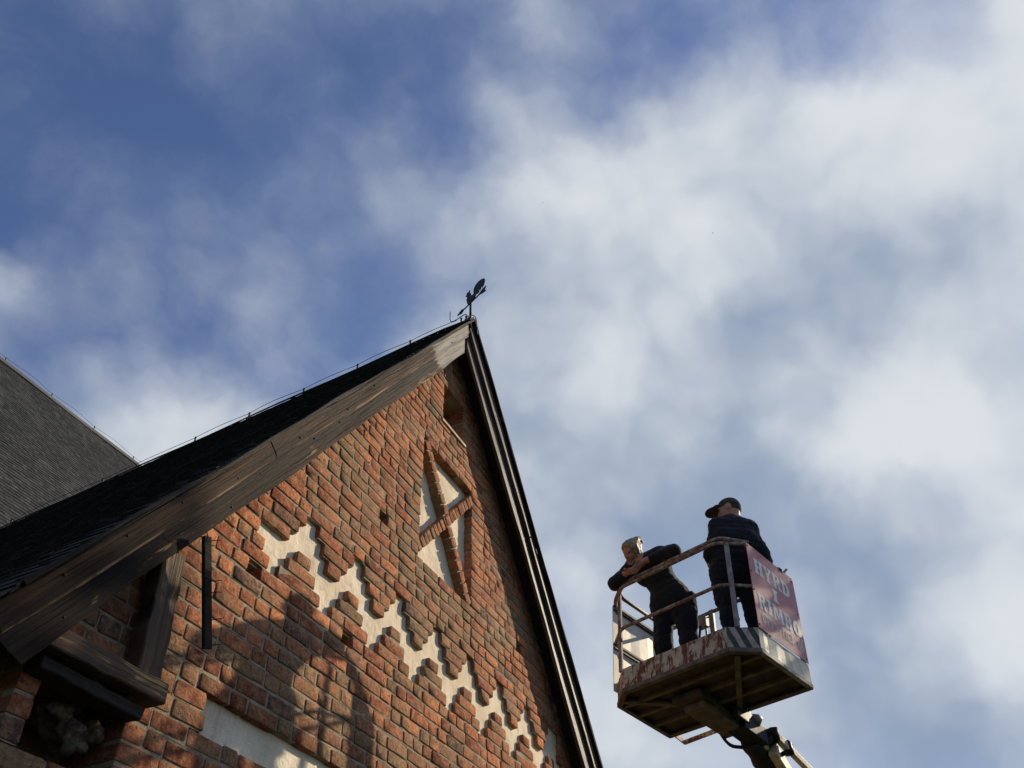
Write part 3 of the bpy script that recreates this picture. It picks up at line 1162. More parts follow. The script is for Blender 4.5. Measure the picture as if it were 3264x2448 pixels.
# bargeboards: local x runs down the slope from the middle, z across the board
def bargeboard(s, za_lo, za_hi, y0, y1, l0, l1, mat, nails=0, label=None, wob=0.006, ragged=0.0):
    """s = -1 left, +1 right; za = heights of its edges produced to the gable's middle line"""
    w = (za_hi - za_lo) * CS
    mb = MB()
    n = 44
    nz = 3
    vs = []
    for i in range(n + 1):
        t = i / n
        for k in range(nz + 1):
            p = w * k / nz
            ls = l0 - (p * TS if l0 < 0.3 else 0)
            l = ls + (l1 - ls) * t
            if i == n and ragged:
                l += random.uniform(-ragged, ragged)
            e = wob * (math.sin(l * 2.1 + za_lo * 9) + 0.5 * math.sin(l * 5.3 + s)) if k in (0, nz) else 0
            cup = 0.004 * math.sin(l * 1.7 + k)
            for y in (y0, y1):
                vs.append((l, y + cup + (0.002 * math.sin(l * 7 + k * 2) if y == y0 else 0), p + e))
    W2 = 2 * (nz + 1)
    fs = []
    for i in range(n):
        for k in range(nz):
            a = i * W2 + k * 2
            fs.append((a, a + W2, a + W2 + 2, a + 2))
            fs.append((a + 1, a + 3, a + W2 + 3, a + W2 + 1))
        a = i * W2
        fs.append((a, a + 1, a + W2 + 1, a + W2))
        a = i * W2 + nz * 2
        fs.append((a, a + W2, a + W2 + 1, a + 1))
    for i, rev in ((0, False), (n, True)):
        for k in range(nz):
            a = i * W2 + k * 2
            f = (a, a + 2, a + 3, a + 1)
            fs.append(f[::-1] if rev else f)
    mb.add(vs, fs)
    o = mb.build('bargeboard', mat, porch)
    ex = Vector((s * CS, 0, -SN))
    ez = Vector((s * SN, 0, CS))
    ey = Vector((0, 1, 0))
    mw = Matrix(((ex.x, ey.x, ez.x, AX), (ex.y, ey.y, ez.y, 0), (ex.z, ey.z, ez.z, za_lo), (0, 0, 0, 1)))
    o.matrix_parent_inverse = Matrix.Identity(4)
    o.matrix_local = Matrix.Translation((-AX, 0, 0)) @ mw
    bevel(o, 0.006, 1)
    if label:
        o['label'] = label
    if nails:
        for i in range(nails):
            nb = MB()
            l = l0 + 0.2 + (l1 - l0 - 0.4) * (i + random.uniform(-.3, .3) + .5) / nails
            p = w * random.choice((0.22, 0.30, 0.62, 0.74))
            nb.tube([(l, y0 + 0.004, p), (l, y0 - 0.006, p)], [0.008, 0.006], 7)
            q = nb.build('nail', 'nail', o)
            q.matrix_parent_inverse = Matrix.Identity(4)
    return o


# left rake
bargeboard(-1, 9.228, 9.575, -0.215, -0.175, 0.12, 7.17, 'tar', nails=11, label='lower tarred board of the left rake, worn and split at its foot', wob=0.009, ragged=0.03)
bargeboard(-1, 9.505, 9.737, -0.262, -0.2245, 0.12, (AX - 3.605) / CS, 'tar_upper', nails=7, label='upper tarred board of the left rake below the grey peak')
bargeboard(-1, 9.505, 9.737, -0.266, -0.2245, (AX - 3.60) / CS, 7.46, 'tar_upper', nails=4, label='upper tarred board at the foot of the left rake', ragged=0.03)
# right rake
bargeboard(1, 9.228, 9.575, -0.222, -0.182, -0.05, 7.75, 'weathered', label='lower grey weathered board of the right rake')
bargeboard(1, 9.505, 9.737, -0.268, -0.2245, -0.08, (8.0 - AX) / CS, 'weathered', label='upper grey weathered board of the right rake, top length')
bargeboard(1, 9.505, 9.737, -0.266, -0.2245, (8.006 - AX) / CS, 7.75, 'weathered', label='upper grey weathered board of the right rake, lower length')
# narrow verge fillet under the shingles
for s in (-1, 1):
    bargeboard(s, 9.742, 9.786, -0.312, -0.262, 0.0, 7.45, 'verge')


# timber at the foot of the left rake
def timber(name, p0, p1, w, h, mat, label, up=(0, -1, 0)):
    p0, p1 = Vector(p0), Vector(p1)
    d = p1 - p0
    L = d.length
    mb = MB()
    n = 10
    vs = []
    for i in range(n + 1):
        x = L * i / n
        for a, b in ((-1, -1), (1, -1), (1, 1), (-1, 1)):
            vs.append((x + random.gauss(0, .004), a * w / 2 + random.gauss(0, .003), b * h / 2 + random.gauss(0, .003)))
    fs = [(i * 4 + k, i * 4 + 4 + k, i * 4 + 4 + (k + 1) % 4, i * 4 + (k + 1) % 4) for i in range(n) for k in range(4)]
    fs += [(0, 1, 2, 3), (n * 4 + 3, n * 4 + 2, n * 4 + 1, n * 4)]
    mb.add(vs, fs)
    o = mb.build(name, mat, porch)
    ex = d.normalized()
    ez = Vector(up)
    ez = (ez - ex * ez.dot(ex)).normalized()
    ey = ez.cross(ex)
    o.matrix_parent_inverse = Matrix.Identity(4)
    o.matrix_local = Matrix.Translation((-AX, 0, 0)) @ Matrix(((ex.x, ey.x, ez.x, p0.x), (ex.y, ey.y, ez.y, p0.y), (ex.z, ey.z, ez.z, p0.z), (0, 0, 0, 1)))
    bevel(o, 0.006, 1)
    tag(o, label)
    return o


timber('tie_beam', (2.36, -0.085, 3.617), (3.235, -0.085, 3.622), 0.20, 0.105, 'beam', 'horizontal aged beam under the foot of the left rake', (0, 0, 1))
timber('lower_beam', (2.5, -0.06, 3.515), (3.17, -0.06, 3.505), 0.12, 0.06, 'soffit', 'dark lower beam tucked under the tie beam', (0, 0, 1))
timber('brace', (3.12, -0.09, 3.68), (3.06, -0.10, 4.42), 0.11, 0.17, 'beam', 'upright brown brace between tie beam and bargeboard', (1, 0, 0))
# loose batten with nails, hanging from the bargeboard
batten = empty('hanging_batten', (3.13, -0.285, 4.52))
tag(batten, 'thin loose wooden batten with bent nails hanging from the left bargeboard', 'batten')
mb = MB()
d = Vector((0.235, 0.03, -0.60))
mb.beam((0, 0, 0), d, 0.062, 0.026, (0, 1, 0))
o = bevel(mb.build('strip', 'tar_plain', batten), 0.004, 1)
for t, sd in ((0.06, -1), (0.40, 1), (0.50, 1), (0.56, -1), (0.74, 1), (0.96, 1), (0.03, 1)):
    mb = MB()
    p = d * t + Vector((0.02 * sd, -0.012, 0))
    mb.tube([p, p + Vector((0.020 * sd, -0.03, 0.006)), p + Vector((0.045 * sd, -0.038, 0.012 + 0.01 * random.random()))], 0.0028, 5)
    mb.build('nail', 'nail', batten)

# ------------------------------------------------------------------ nave roof behind
NY, NZ = 14.2, 17.49
nave = empty('church_nave', (10, NY, 0))
tag(nave, 'tall church nave roof of dark grey shingles behind the brick gable', 'building')


def nave_part(o):
    o.matrix_parent_inverse = Matrix.Translation((-10, -NY, 0))
    return o


mb = MB()
for s in (-1, 1):
    xs0, xs1 = -14.0, 26.0
    ye = NY + s * 8.3
    pts = [(xs0, NY, NZ), (xs1, NY, NZ), (xs1, ye, NZ - 8.3 * TS), (xs0, ye, NZ - 8.3 * TS)]
    mb.add(pts + [(x, y, z - 0.25) for x, y, z in pts], BOXF)
nroof = nave_part(mb.build('roof', 'nave_shingle', nave, attrs=True))
mb = MB()
shingles(mb, (3.0, NY, NZ + 0.01), (0, -CS, -SN), (1, 0, 0), (0, -SN, CS), 9.9, 14.0, 0.135, 0.12, 0.009, 0.006)
o = mb.build('shingles', 'nave_shingle', nroof, attrs=True)
tag(o, kind='stuff')
for s in (-1, 1):
    mb = MB()
    n = 40
    vs = []
    for i in range(n + 1):
        x = -14 + 40 * i / n
        for a, hgt in ((0, 0.05), (0.26, 0.05), (0.26, 0.07), (0, 0.07)):
            vs.append((x, NY + s * (CS * a + SN * hgt * 0.5), NZ - SN * a + CS * hgt + 0.012 * math.sin(i * 1.7)))
    fs = [(i * 4 + k, i * 4 + (k + 1) % 4, i * 4 + 4 + (k + 1) % 4, i * 4 + 4 + k) for i in range(n) for k in range(4)]
    mb.add(vs, fs)
    mb.build('ridge_cap', 'ridge_lead', nroof)
mb = MB()
mb.box(-13.5, 25.5, NY - 7.6, NY + 7.6, 0, NZ - 7.6 * TS - 0.1)
nave_part(mb.build('wall', 'sidewall', nave))
mb = MB()
pts = []
for i in range(80):
    x = 4 + 12 * i / 79
    pts.append((x, NY, NZ + 0.12 + 0.05 * math.sin(i / 79 * math.pi * 8) ** 2 + 0.02))
nw = empty('nave_lightning_wire', (10, NY, NZ))
tag(nw, 'thin wire on small clips along the ridge of the grey nave roof', 'wire')
mb.tube([(p[0] - 10, p[1] - NY, p[2] - NZ) for p in pts], 0.0045, 5)
mb.build('wire', 'wire', nw, True)
for i in range(9):
    mb = MB()
    x = 4 + 1.5 * i - 10
    mb.tube([(x, 0, 0.04), (x, 0, 0.15)], [0.012, 0.018], 6)
    mb.build('clip', 'iron', nw)

# ------------------------------------------------------------------ lightning wire on the porch ridge
lw = empty('ridge_lightning_wire', (AX, 0, 9.84))
tag(lw, 'dark lightning conductor wire on clips along the tarred porch ridge', 'wire')


def lwp(p):
    return (p[0] - AX, p[1], p[2] - 9.84)


clips = [0.66, 1.50, 2.40, 3.36, 4.36, 6.2, 8.2]
ck = []
prev = -0.05
for i, y in enumerate(clips):
    amp = random.uniform(0.015, 0.045)
    for k in range(12):
        t = k / 12
        yy = prev + (y - prev) * t
        ck.append(rk(AX, yy, 9.872 + amp * math.sin(math.pi * t) ** 0.8 * (0.6 + 0.6 * t)))
    prev = y
ck.append(rk(AX, prev, 9.872))
mb = MB()
mb.tube([lwp(p) for p in ck], 0.0042, 6)
mb.build('wire', 'wire', lw, True)
for y in clips + [-0.185, -0.114]:
    x, yy, z = rk(AX, y, 9.845)
    mb = MB()
    mb.tube([lwp((x, yy, z - 0.04)), lwp((x, yy, z + 0.01)), lwp((x, yy, z + 0.03)), lwp((x, yy, z + 0.045))], [0.011, 0.013, 0.017, 0.010], 8)
    mb.build('clip', 'iron', lw)
# loose curled ends at the peak
mb = MB()
mb.tube([lwp(p) for p in smooth_path([(6.48, -0.19, 9.80), (6.47, -0.215, 9.86), (6.47, -0.19, 9.905), (6.47, -0.141, 9.894), (6.47, -0.075, 9.869), (6.47, -0.021, 9.850), (6.47, 0.022, 9.86), (6.47, 0.040, 9.91), (6.47, 0.040, 10.064)], 0.03, 4)], 0.006, 6)
mb.build('curled_end', 'wire', lw, True)
mb = MB()
mb.tube([lwp(p) for p in smooth_path([(6.52, -0.15, 9.86), (6.55, -0.175, 9.944), (6.56, -0.214, 9.958), (6.56, -0.255, 9.938), (6.56, -0.285, 9.884), (6.56, -0.295, 9.833), (6.56, -0.305, 9.748), (6.565, -0.305, 9.667), (6.57, -0.305, 9.556)], 0.03, 4)], 0.006, 6)
mb.build('curled_end', 'wire', lw, True)

# ------------------------------------------------------------------ weathervane
vane = empty('weathervane', (6.449, -0.27, 9.60))
tag(vane, 'black sheet metal rooster weathervane with arrow on the gable peak', 'weathervane')
mb = MB()
mb.tube([(0, 0, -0.02), (0, 0, 0.27)], 0.012, 8)
mb.tube([(0, 0, 0.22), (0, 0, 0.47)], 0.016, 8)
mb.build('pole', 'iron', vane, True)
vrot = math.atan2(0.906, 0.4233)
rooster = [(0.064, 10.085), (-0.026, 10.054), (-0.081, 10.055), (-0.113, 10.115), (-0.175, 10.100), (-0.201, 10.171), (-0.209, 10.105), (-0.236, 10.194), (-0.246, 10.120),
           (-0.266, 10.232), (-0.262, 10.136), (-0.279, 10.154), (-0.296, 10.199), (-0.304, 10.245), (-0.28, 10.286), (-0.233, 10.313), (-0.161, 10.328), (-0.105, 10.313),
           (-0.072, 10.274), (-0.061, 10.224), (-0.068, 10.18), (-0.049, 10.175), (-0.016, 10.183), (-0.003, 10.248), (0.025, 10.297), (0.004, 10.308), (0.017, 10.325),
           (0.05, 10.313), (0.083, 10.321), (0.086, 10.293), (0.107, 10.274), (0.077, 10.246), (0.073, 10.213), (0.089, 10.197), (0.081, 10.159)]
mb = MB()
mb.prism([(x, z - 9.60) for x, z in rooster], -0.004, 0.004)
o = mb.build('rooster', 'iron', vane)
o.rotation_euler = (0, 0, vrot)
mb = MB()
mb.tube([(0.27, 0, 0.455), (-0.29, 0, 0.455)], 0.010, 6)
mb.prism([(0.285, 0.458), (0.19, 0.495), (0.13, 0.458), (0.19, 0.42)], -0.0055, 0.0055)
mb.prism([(-0.16, 0.458), (-0.26, 0.495), (-0.325, 0.495), (-0.295, 0.455), (-0.325, 0.405), (-0.25, 0.42)], -0.0058, 0.0058)
o = mb.build('arrow', 'iron', vane)
o.rotation_euler = (0, 0, vrot)

# ------------------------------------------------------------------ boom lift with its basket
BR = Matrix(((-0.335962, 0.936716, 0.098448, 7.2168), (-0.941516, -0.331106, -0.062580, -1.2753), (-0.026023, -0.113715, 0.993173, 4.9212), (0, 0, 0, 1))) @ Matrix.Scale(0.965, 4)
L1, L2, CC, C2, HT, HM, HR = 1.584, 0.96, 0.208, 0.177, 0.20, 0.633, 1.10
lift = empty('boom_lift')
lift.matrix_world = BR
tag(lift, 'cream and rusty boom lift basket with red side sign raised beside the gable', 'boom lift')
T = 0.006


def outline(x0=0.0, y0=0.0, inset=0.0):
    i = inset
    k = i * 0.42
    return [(CC + k, i), (L1 - CC - k, i), (L1 - i, C2 + k), (L1 - i, L2 - i), (i, L2 - i), (i, C2 + k)]


def sheet(name, p0, p1, z0, z1, mat, band=None, thick=T, parent=lift, n=12, wave=0.0025):
    """upright steel sheet from p0 to p1 (x, y), with a lip"""
    p0, p1 = Vector((*p0, 0)), Vector((*p1, 0))
    d = (p1 - p0).normalized()
    nr = Vector((d.y, -d.x, 0))
    L = (p1 - p0).length
    mb = MB()
    vs = []
    nn = n
    for i in range(nn + 1):
        t = i / nn
        wv = wave * (math.sin(i * 1.9) + random.gauss(0, .25))
        for zz in (z0, z1):
            for th in (0, -thick):
                q = p0 + d * (L * t) + nr * (th + wv * (1 if 0 < i < nn else 0))
                vs.append((q.x, q.y, zz))
    fs = []
    for i in range(nn):
        a, b = i * 4, i * 4 + 4
        fs += [(a, b, b + 2, a + 2), (a + 1, a + 3, b + 3, b + 1), (a + 2, b + 2, b + 3, a + 3), (a, a + 1, b + 1, b)]
    fs += [(0, 2, 3, 1), (nn * 4, nn * 4 + 1, nn * 4 + 3, nn * 4 + 2)]
    mb.add(vs, fs)
    o = mb.build(name, mat, parent)
    if band:
        at = o.data.attributes.new('band', 'FLOAT', 'POINT')
        pitch, slant = band
        at.data.foreach_set('value', [((p0 + d * 0 - Vector((v[0], v[1], 0))).length + slant * (v[2] - z0)) / pitch for v in mb.v])
    return o


ol = outline()
tag(sheet('toe_board', ol[0], ol[1], 0.0, HT, 'rustpaint'), 'rust-streaked cream front toe board of the basket')
tag(sheet('toe_board', ol[1], ol[2], 0.0, HT, 'stripes', (0.105, 0.42)), 'black striped toe board across the near corner of the basket')
tag(sheet('toe_board', ol[2], ol[3], 0.0, HT - 0.005, 'fadestripes', (0.17, 0.3)), 'pale toe board with faded stripes under the red sign')
tag(sheet('toe_board', ol[5], ol[0], 0.0, HT, 'rustpaint'), 'rusty toe board across the far corner of the basket')
tag(sheet('toe_board', ol[4], ol[5], 0.0, 0.12, 'rustpaint'), 'rusty low toe board on the left side of the basket')
tag(sheet('toe_board', ol[3], ol[4], -0.02, 0.07, 'rustpaint'), 'rusty low toe board at the back of the basket')

# floor, rim and ribs
mb = MB()
ou = outline(inset=0.004)
n = len(ou)
mb.add([(x, y, 0.004) for x, y in ou] + [(x, y, 0.016) for x, y in ou],
       [tuple(range(n - 1, -1, -1)), tuple(range(n, 2 * n))] + [(i, (i + 1) % n, n + (i + 1) % n, n + i) for i in range(n)])
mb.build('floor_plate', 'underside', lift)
for i in range(n):
    a, b = ol[i], ol[(i + 1) % n]
    mb = MB()
    mb.beam((*a, -0.018), (*b, -0.018), 0.016, 0.040)
    mb.beam(((a[0] * .985 + .012), (a[1] * .96 + .02), -0.034), ((b[0] * .985 + .012), (b[1] * .96 + .02), -0.034), 0.045, 0.006)
    mb.build('rim', 'greybeige' if i != 2 else 'steel', lift)
for y in (0.24, 0.46, 0.70):
    mb = MB()
    x0 = 0.02
    x1 = L1 - 0.02
    mb.beam((x0, y, -0.014), (x1, y, -0.014), 0.042, 0.034)
    mb.build('floor_rib', 'greybeige', lift)
for (x0, y0, x1, y1) in ((0.10, 0.14, 0.60, 0.62), (1.39, 0.10, 0.86, 0.90)):
    mb = MB()
    mb.beam((x0, y0, -0.028), (x1, y1, -0.028), 0.05, 0.03)
    mb.build('floor_rib', 'greybeige', lift)


def rail(name, pts, r, rad=0.07, mat='tube'):
    mb = MB()
    mb.tube(smooth_path(pts, rad), r, 10)
    return mb.build(name, mat, lift, True)


rail('top_rail', [(L1, C2 + 0.02, HR), (L1 - CC, 0.0, HR), (CC, 0.0, HR), (0.02, C2 - .04, HR - 0.01), (0.0, C2, HR - 0.13), (0.0, C2, 0.98)], 0.0185)
rail('padded_rail', [(L1 - 0.02, C2 + 0.10, HR + 0.075), (L1 - CC + .01, 0.05, HR + 0.085), (CC + .03, 0.05, HR + 0.085), (0.075, 0.14, HR + 0.075), (0.075, 0.20, HR + 0.03), (0.075, L2, HR + 0.03)], 0.020)
rail('middle_rail', [(L1, C2 + 0.02, HM), (L1 - CC, 0.0, HM), (CC, 0.0, HM), (0.01, C2 - .03, HM - 0.02), (0.0, C2 + .03, HM - 0.07), (0.0, C2 + 0.06, HM - 0.14)], 0.0175)
rail('back_rail', [(0.04, L2, 1.13), (L1 - .02, L2, 1.13)], 0.020)
rail('back_rail', [(0.04, L2, 0.66), (L1 - .02, L2, 0.66)], 0.018)
rail('side_rail', [(L1 - .012, C2, HR), (L1 - .012, L2, HR + .01)], 0.020)
for i, (a, b, w, m) in enumerate((((1.452, 0.065, HT), (1.452, 0.065, HR), 0.042, 'steel'), ((0.165, 0.035, HT), (0.165, 0.035, HR - .05), 0.040, 'tube'),
                                  ((0.63, L2, 0.05), (0.63, L2, 1.15), 0.055, 'steel'), ((0.02, L2 - .02, 0.0), (0.02, L2 - .02, 1.13), 0.04, 'tube'),
                                  ((L1 - .025, L2 - .03, 0.0), (L1 - .025, L2 - .03, 1.12), 0.04, 'steel'), ((0.545, L2, 0.05), (0.545, L2, 1.02), 0.022, 'steel'))):
    mb = MB()
    mb.beam(a, b, w, w * 0.7, (0, 1, 0))
    bevel(mb.build('post', m, lift), 0.004, 1)
mb = MB()
mb.box(0.47, 0.57, L2 - .03, L2 + .03, 0.985, 1.13)
mb.box(0.57, 0.62, L2 - .008, L2 + .008, 1.08, 1.095)
mb.box(0.55, 0.62, L2 - .008, L2 + .008, 0.97, 0.985)
tag(bevel(mb.build('control_bracket', 'steel', lift), 0.005, 1), 'small grey control bracket on the back rail')
mb = MB()
mb.tube([(0.30, L2 - .04, 0.03), (0.52, L2 - .06, 0.98)], 0.013, 6)
mb.build('cable', 'rubber', lift, True)
for dx in (0.0, 0.018, 0.03):
    mb = MB()
    mb.tube(smooth_path([(0.74 + dx, L2 + .02, 0.05), (0.73 + dx, L2 + .03, 0.6), (0.75 + dx, L2 + .02, 1.0), (0.73 + dx, L2 - .02, 1.22)], 0.1), 0.007, 6)
    mb.build('cable', 'rubber', lift, True)
mb = MB()
mb.tube(smooth_path([(1.30, 0.62, 0.05), (1.36, 0.60, 0.22), (1.46, 0.58, 0.36), (1.54, 0.6, 0.5)], 0.1), 0.014, 6)
mb.build('strap', 'strap', lift, True)

# left side sheet, seen from inside
lp = sheet('side_panel', (0.0, L2 - 0.02), (0.0, C2 - 0.06), 0.10, 1.03, 'cream', n=6)
tag(lp, 'sunlit cream sheet closing the left side of the basket')
for z in (1.035, 0.60):
    mb = MB()
    mb.beam((0.012, C2 - .05, z), (0.012, L2, z + .01), 0.02, 0.022)
    mb.beam((0.016, C2 - .05, z - .045), (0.016, L2, z - .035), 0.018, 0.014)
    mb.build('panel_bar', 'rubber', lift)

# red sign on the right side
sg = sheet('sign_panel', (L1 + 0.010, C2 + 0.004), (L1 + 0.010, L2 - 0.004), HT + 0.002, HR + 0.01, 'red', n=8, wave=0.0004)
tag(sg, 'pale red sheet sign with pale slab lettering on the basket side')


def letters(text, y0, y1, z0, z1, mat, gap=0.14):
    """slab-serif capitals and figures built from bars and bowls, set along y"""
    W = {'I': .62, 'M': 1.35, '1': .62, '-': .5, ' ': .45}
    tot = sum(W.get(c, 1.0) for c in text) + gap * (len(text) - 1)
    unit = (y1 - y0) / tot
    hgt = z1 - z0
    cur = 0.0
    for ch in text:
        w = W.get(ch, 1.0)
        prims = []

        def R(a, b, c, d):
            prims.append([(a, b), (c, b), (c, d), (a, d)])

        def Q(*p):
            prims.append(list(p))

        def ARC(cx, cy, rx, ry, t0, t1, th, nseg=10):
            for i in range(nseg):
                a0 = math.radians(t0 + (t1 - t0) * i / nseg)
                a1 = math.radians(t0 + (t1 - t0) * (i + 1) / nseg)
                prims.append([(cx + rx * math.cos(a0), cy + ry * math.sin(a0)), (cx + rx * math.cos(a1), cy + ry * math.sin(a1)),
                              (cx + (rx - th) * math.cos(a1), cy + (ry - th * .55) * math.sin(a1)), (cx + (rx - th) * math.cos(a0), cy + (ry - th * .55) * math.sin(a0))])
        S, E = 0.33, 0.17
        if ch == 'H':
            for x in (.08, .65):
                R(x, E, x + S, 1 - E)
                R(x - .08, 0, x + S + .08, E); R(x - .08, 1 - E, x + S + .08, 1)
            R(.35, .44, .65, .56)
        elif ch == 'I' or ch == '1':
            x = (w - S) / 2
            R(x, E, x + S, 1 - E); R(x - .12, 0, x + S + .12, E)
            if ch == 'I':
                R(x - .12, 1 - E, x + S + .12, 1)
            else:
                R(x - .12, 1 - E - .06, x + S, 1)
        elif ch == 'Y':
            R(.365, E, .635, .45); R(.26, 0, .74, E)
            Q((.08, 1 - E), (.40, 1 - E), (.64, .42), (.38, .42)); Q((.68, 1 - E), (.92, 1 - E), (.62, .42), (.44, .42))
            R(.0, 1 - E, .48, 1); R(.58, 1 - E, 1.0, 1)
        elif ch in 'RB':
            R(.08, E, .08 + S, 1 - E); R(0, 0, .45, E); R(0, 1 - E, .5, 1)
            ARC(.5, .735, .42, .265, -90, 90, .32)
            R(.35, .47, .5, .585)
            if ch == 'R':
                Q((.42, .50), (.66, .50), (.92, E), (.62, E)); R(.60, 0, 1.02, E)
            else:
                ARC(.5, .275, .47, .275, -90, 90, .34); R(.45, 0, .52, .12)
        elif ch == 'D':
            R(.08, E, .08 + S, 1 - E); R(0, 0, .45, E); R(0, 1 - E, .45, 1)
            ARC(.45, .5, .54, .5, -90, 90, .36)
        elif ch in 'O0':
            ARC(.5, .5, .50, .5, 0, 360, .36, 20)
        elif ch == 'M':
            R(.08, E, .30, 1 - E); R(1.0, E, 1.27, 1 - E); R(0, 0, .40, E); R(.92, 0, 1.35, E)
            Q((.08, 1), (.42, 1), (.78, .18), (.58, .18)); Q((.62, .18), (.74, .18), (1.22, 1), (.98, 1)); R(0, 1 - E, .12, 1); R(1.2, 1 - E, 1.35, 1)
        elif ch == '7':
            R(.05, .80, .95, 1); R(.05, .66, .18, .80); Q((.66, .80), (.93, .80), (.58, 0), (.28, 0))
        elif ch == '5':
            R(.14, .52, .32, 1); R(.32, .82, .86, 1); ARC(.46, .32, .44, .32, -140, 110, .26)
        elif ch == '3':
            ARC(.46, .74, .40, .26, -80, 150, .25); ARC(.46, .28, .44, .28, -150, 80, .27)
        elif ch == '-':
            R(.02, .42, .48, .58)
        if prims:
            mb = MB()
            for k, pr in enumerate(prims):
                e = 0.0022 + 0.00012 * k
                vs = []
                for (a, b) in pr:
                    yy = y0 + (cur + a) * unit
                    vs.append((L1 + 0.010 + e, yy, z0 + b * hgt))
                nv = len(vs)
                area = sum(vs[i][1] * vs[(i + 1) % nv][2] - vs[(i + 1) % nv][1] * vs[i][2] for i in range(nv))
                mb.add(vs, [tuple(range(nv)) if area > 0 else tuple(range(nv - 1, -1, -1))])
            o = mb.build('letter', mat, sg)
        cur += w + gap


letters('HYRD', C2 + 0.085, C2 + 0.665, 0.815, 0.985, 'letter')
letters('I', C2 + 0.33, C2 + 0.43, 0.640, 0.775, 'letter')
letters('RIMBO', C2 + 0.065, C2 + 0.735, 0.430, 0.595, 'letter')
letters('0175-703', C2 + 0.08, C2 + 0.57, 0.285, 0.385, 'letter_faint', 0.12)
letters('00', C2 + 0.64, C2 + 0.73, 0.285, 0.385, 'letter_faint', 0.12)
# screws and a bright hook on the sign's edge
for (y, z) in ((C2 + .02, 1.08), (C2 + .02, 0.80), (C2 + .02, 0.60), (C2 + .02, 0.24), (L2 - .03, 1.07), (L2 - .03, .7), (L2 - .03, .45), (L2 - .03, .24)):
    mb = MB()
    mb.tube([(L1 + 0.008, y, z), (L1 + 0.018, y, z)], [0.010, 0.007], 8)
    mb.build('screw', 'steel', sg, True)
mb = MB()
mb.tube(smooth_path([(L1 - .02, 0.86, 1.06), (L1 - .02, 0.87, 1.16), (L1, 0.90, 1.20)], 0.03), 0.013, 8)
mb.build('hook', 'steel', lift, True)
# step bar behind the basket
mb = MB()
mb.beam((0.075, 0.93, -0.03), (0.05, 1.13, -0.03), 0.012, 0.045)
mb.beam((0.05, 1.13, -0.03), (0.58, 1.10, -0.03), 0.012, 0.045)
mb.build('step_bar', 'rustpaint', lift)

# mount, knuckle, jib
mb = MB()
mb.box(0.545, 0.775, 0.46, 1.10, -0.145, -0.03)
bevel(mb.build('mount_beam', 'greybeige', lift), 0.008)
mb = MB()
mb.box(0.50, 0.82, 0.34, 0.62, -0.09, -0.032)
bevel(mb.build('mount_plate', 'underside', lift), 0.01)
mb = MB()
mb.beam((0.74, 1.0, -0.08), (0.76, 1.34, -0.12), 0.20, 0.16)
mb.beam((0.86, 0.80, -0.06), (0.80, 1.24, -0.03), 0.05, 0.12)
bevel(mb.build('knuckle', 'iron', lift), 0.012)
mb = MB()
mb.tube([(0.80, 1.07, 0.10), (0.80, 1.10, -0.02), (0.79, 1.17, -0.10)], [0.038, 0.045, 0.05], 12)
mb.build('rotator_post', 'steel', lift, True)
mb = MB()
mb.tube([(0.80, 1.18, 0.0), (0.835, 1.215, -0.005), (0.86, 1.24, -0.02)], [0.055, 0.062, 0.05], 12)
mb.build('motor', 'steel', lift, True)
JD = Vector((0.62, 1.657, -0.24)) - Vector((0.666, 1.296, -0.11))


def jib(p, t):
    return tuple(Vector(p) + JD * t)


# the long arm runs on down, out of the picture, to its turntable on the ground
kp = Vector((0.70, 1.28, -0.13))
base_w = Vector((10.4, 3.4, 0.5))
base_l = BR.inverted() @ base_w
dirv = Vector((0.62, 1.657, -0.24)) - kp
mb = MB()
path, rad = [], []
for i in range(15):
    t = i / 14
    path.append(kp + dirv * t * 1.6)
    rad.append(0.105 + 0.008 * math.sin(i * 1.3))
mb.tube(path, rad, 14)
mb.build('hose_sleeve', 'rubber', lift, True)
mb = MB()
mb.beam(kp + dirv * .35 + Vector((0.13, 0.06, 0.0)), kp + dirv * 14 + Vector((0.13, 0.06, 0.0)), 0.09, 0.13)
bevel(mb.build('jib_arm', 'boomcream', lift), 0.01)
s0, s1 = Vector((0.878, 1.403, -0.070)), Vector((0.911, 1.879, -0.236))
sd = s1 - s0
mb = MB()
mb.beam(s0, s0 + sd * 0.42, 0.062, 0.070)
mb.beam(s0 + sd * 0.40, s0 + sd * 11, 0.056, 0.062)
bevel(mb.build('link_arm', 'boomcream', lift), 0.006)
mb = MB()
mb.tube([s0 + Vector((-0.11, -.05, .01)), s0 + Vector((0.02, 0.02, 0.012))], [0.04, 0.042], 10)
mb.tube([s0 + Vector((0.01, -0.01, 0.05)), s0 + Vector((0.0, 0.02, -0.06))], 0.045, 10)
mb.tube([s0 + sd * 0.02 + Vector((-0.22, 0.02, -0.075)), s0 + sd * 0.10 + Vector((0.0, 0, -0.02))], 0.033, 10)
mb.build('pivot_pin', 'iron', lift, True)
mb = MB()
mb.tube([s0 + sd * 0.40 + Vector((0, 0, .05)), s0 + sd * 0.46 + Vector((0, 0, -.055))], 0.045, 10)
mb.tube(smooth_path([s0 + sd * 0.42 + Vector((-.02, 0, -.03)), s0 + sd * 0.40 + Vector((-.10, 0, -.055)), s0 + sd * 0.36 + Vector((-.13, 0, -.02)), s0 + sd * 0.34 + Vector((-.20, 0, -.05))], 0.04), 0.022, 8)
mb.build('link_pin', 'iron', lift, True)
for (y, z) in ((0.36, 0.038), (0.43, 0.04), (0.48, 0.038)):
    mb = MB()
    q = s0 + sd * y
    mb.tube([q + Vector((0.025, 0, z - .01)), q + Vector((0.03, 0, z + .012))], 0.011, 6)
    mb.build('bolt', 'iron', lift)
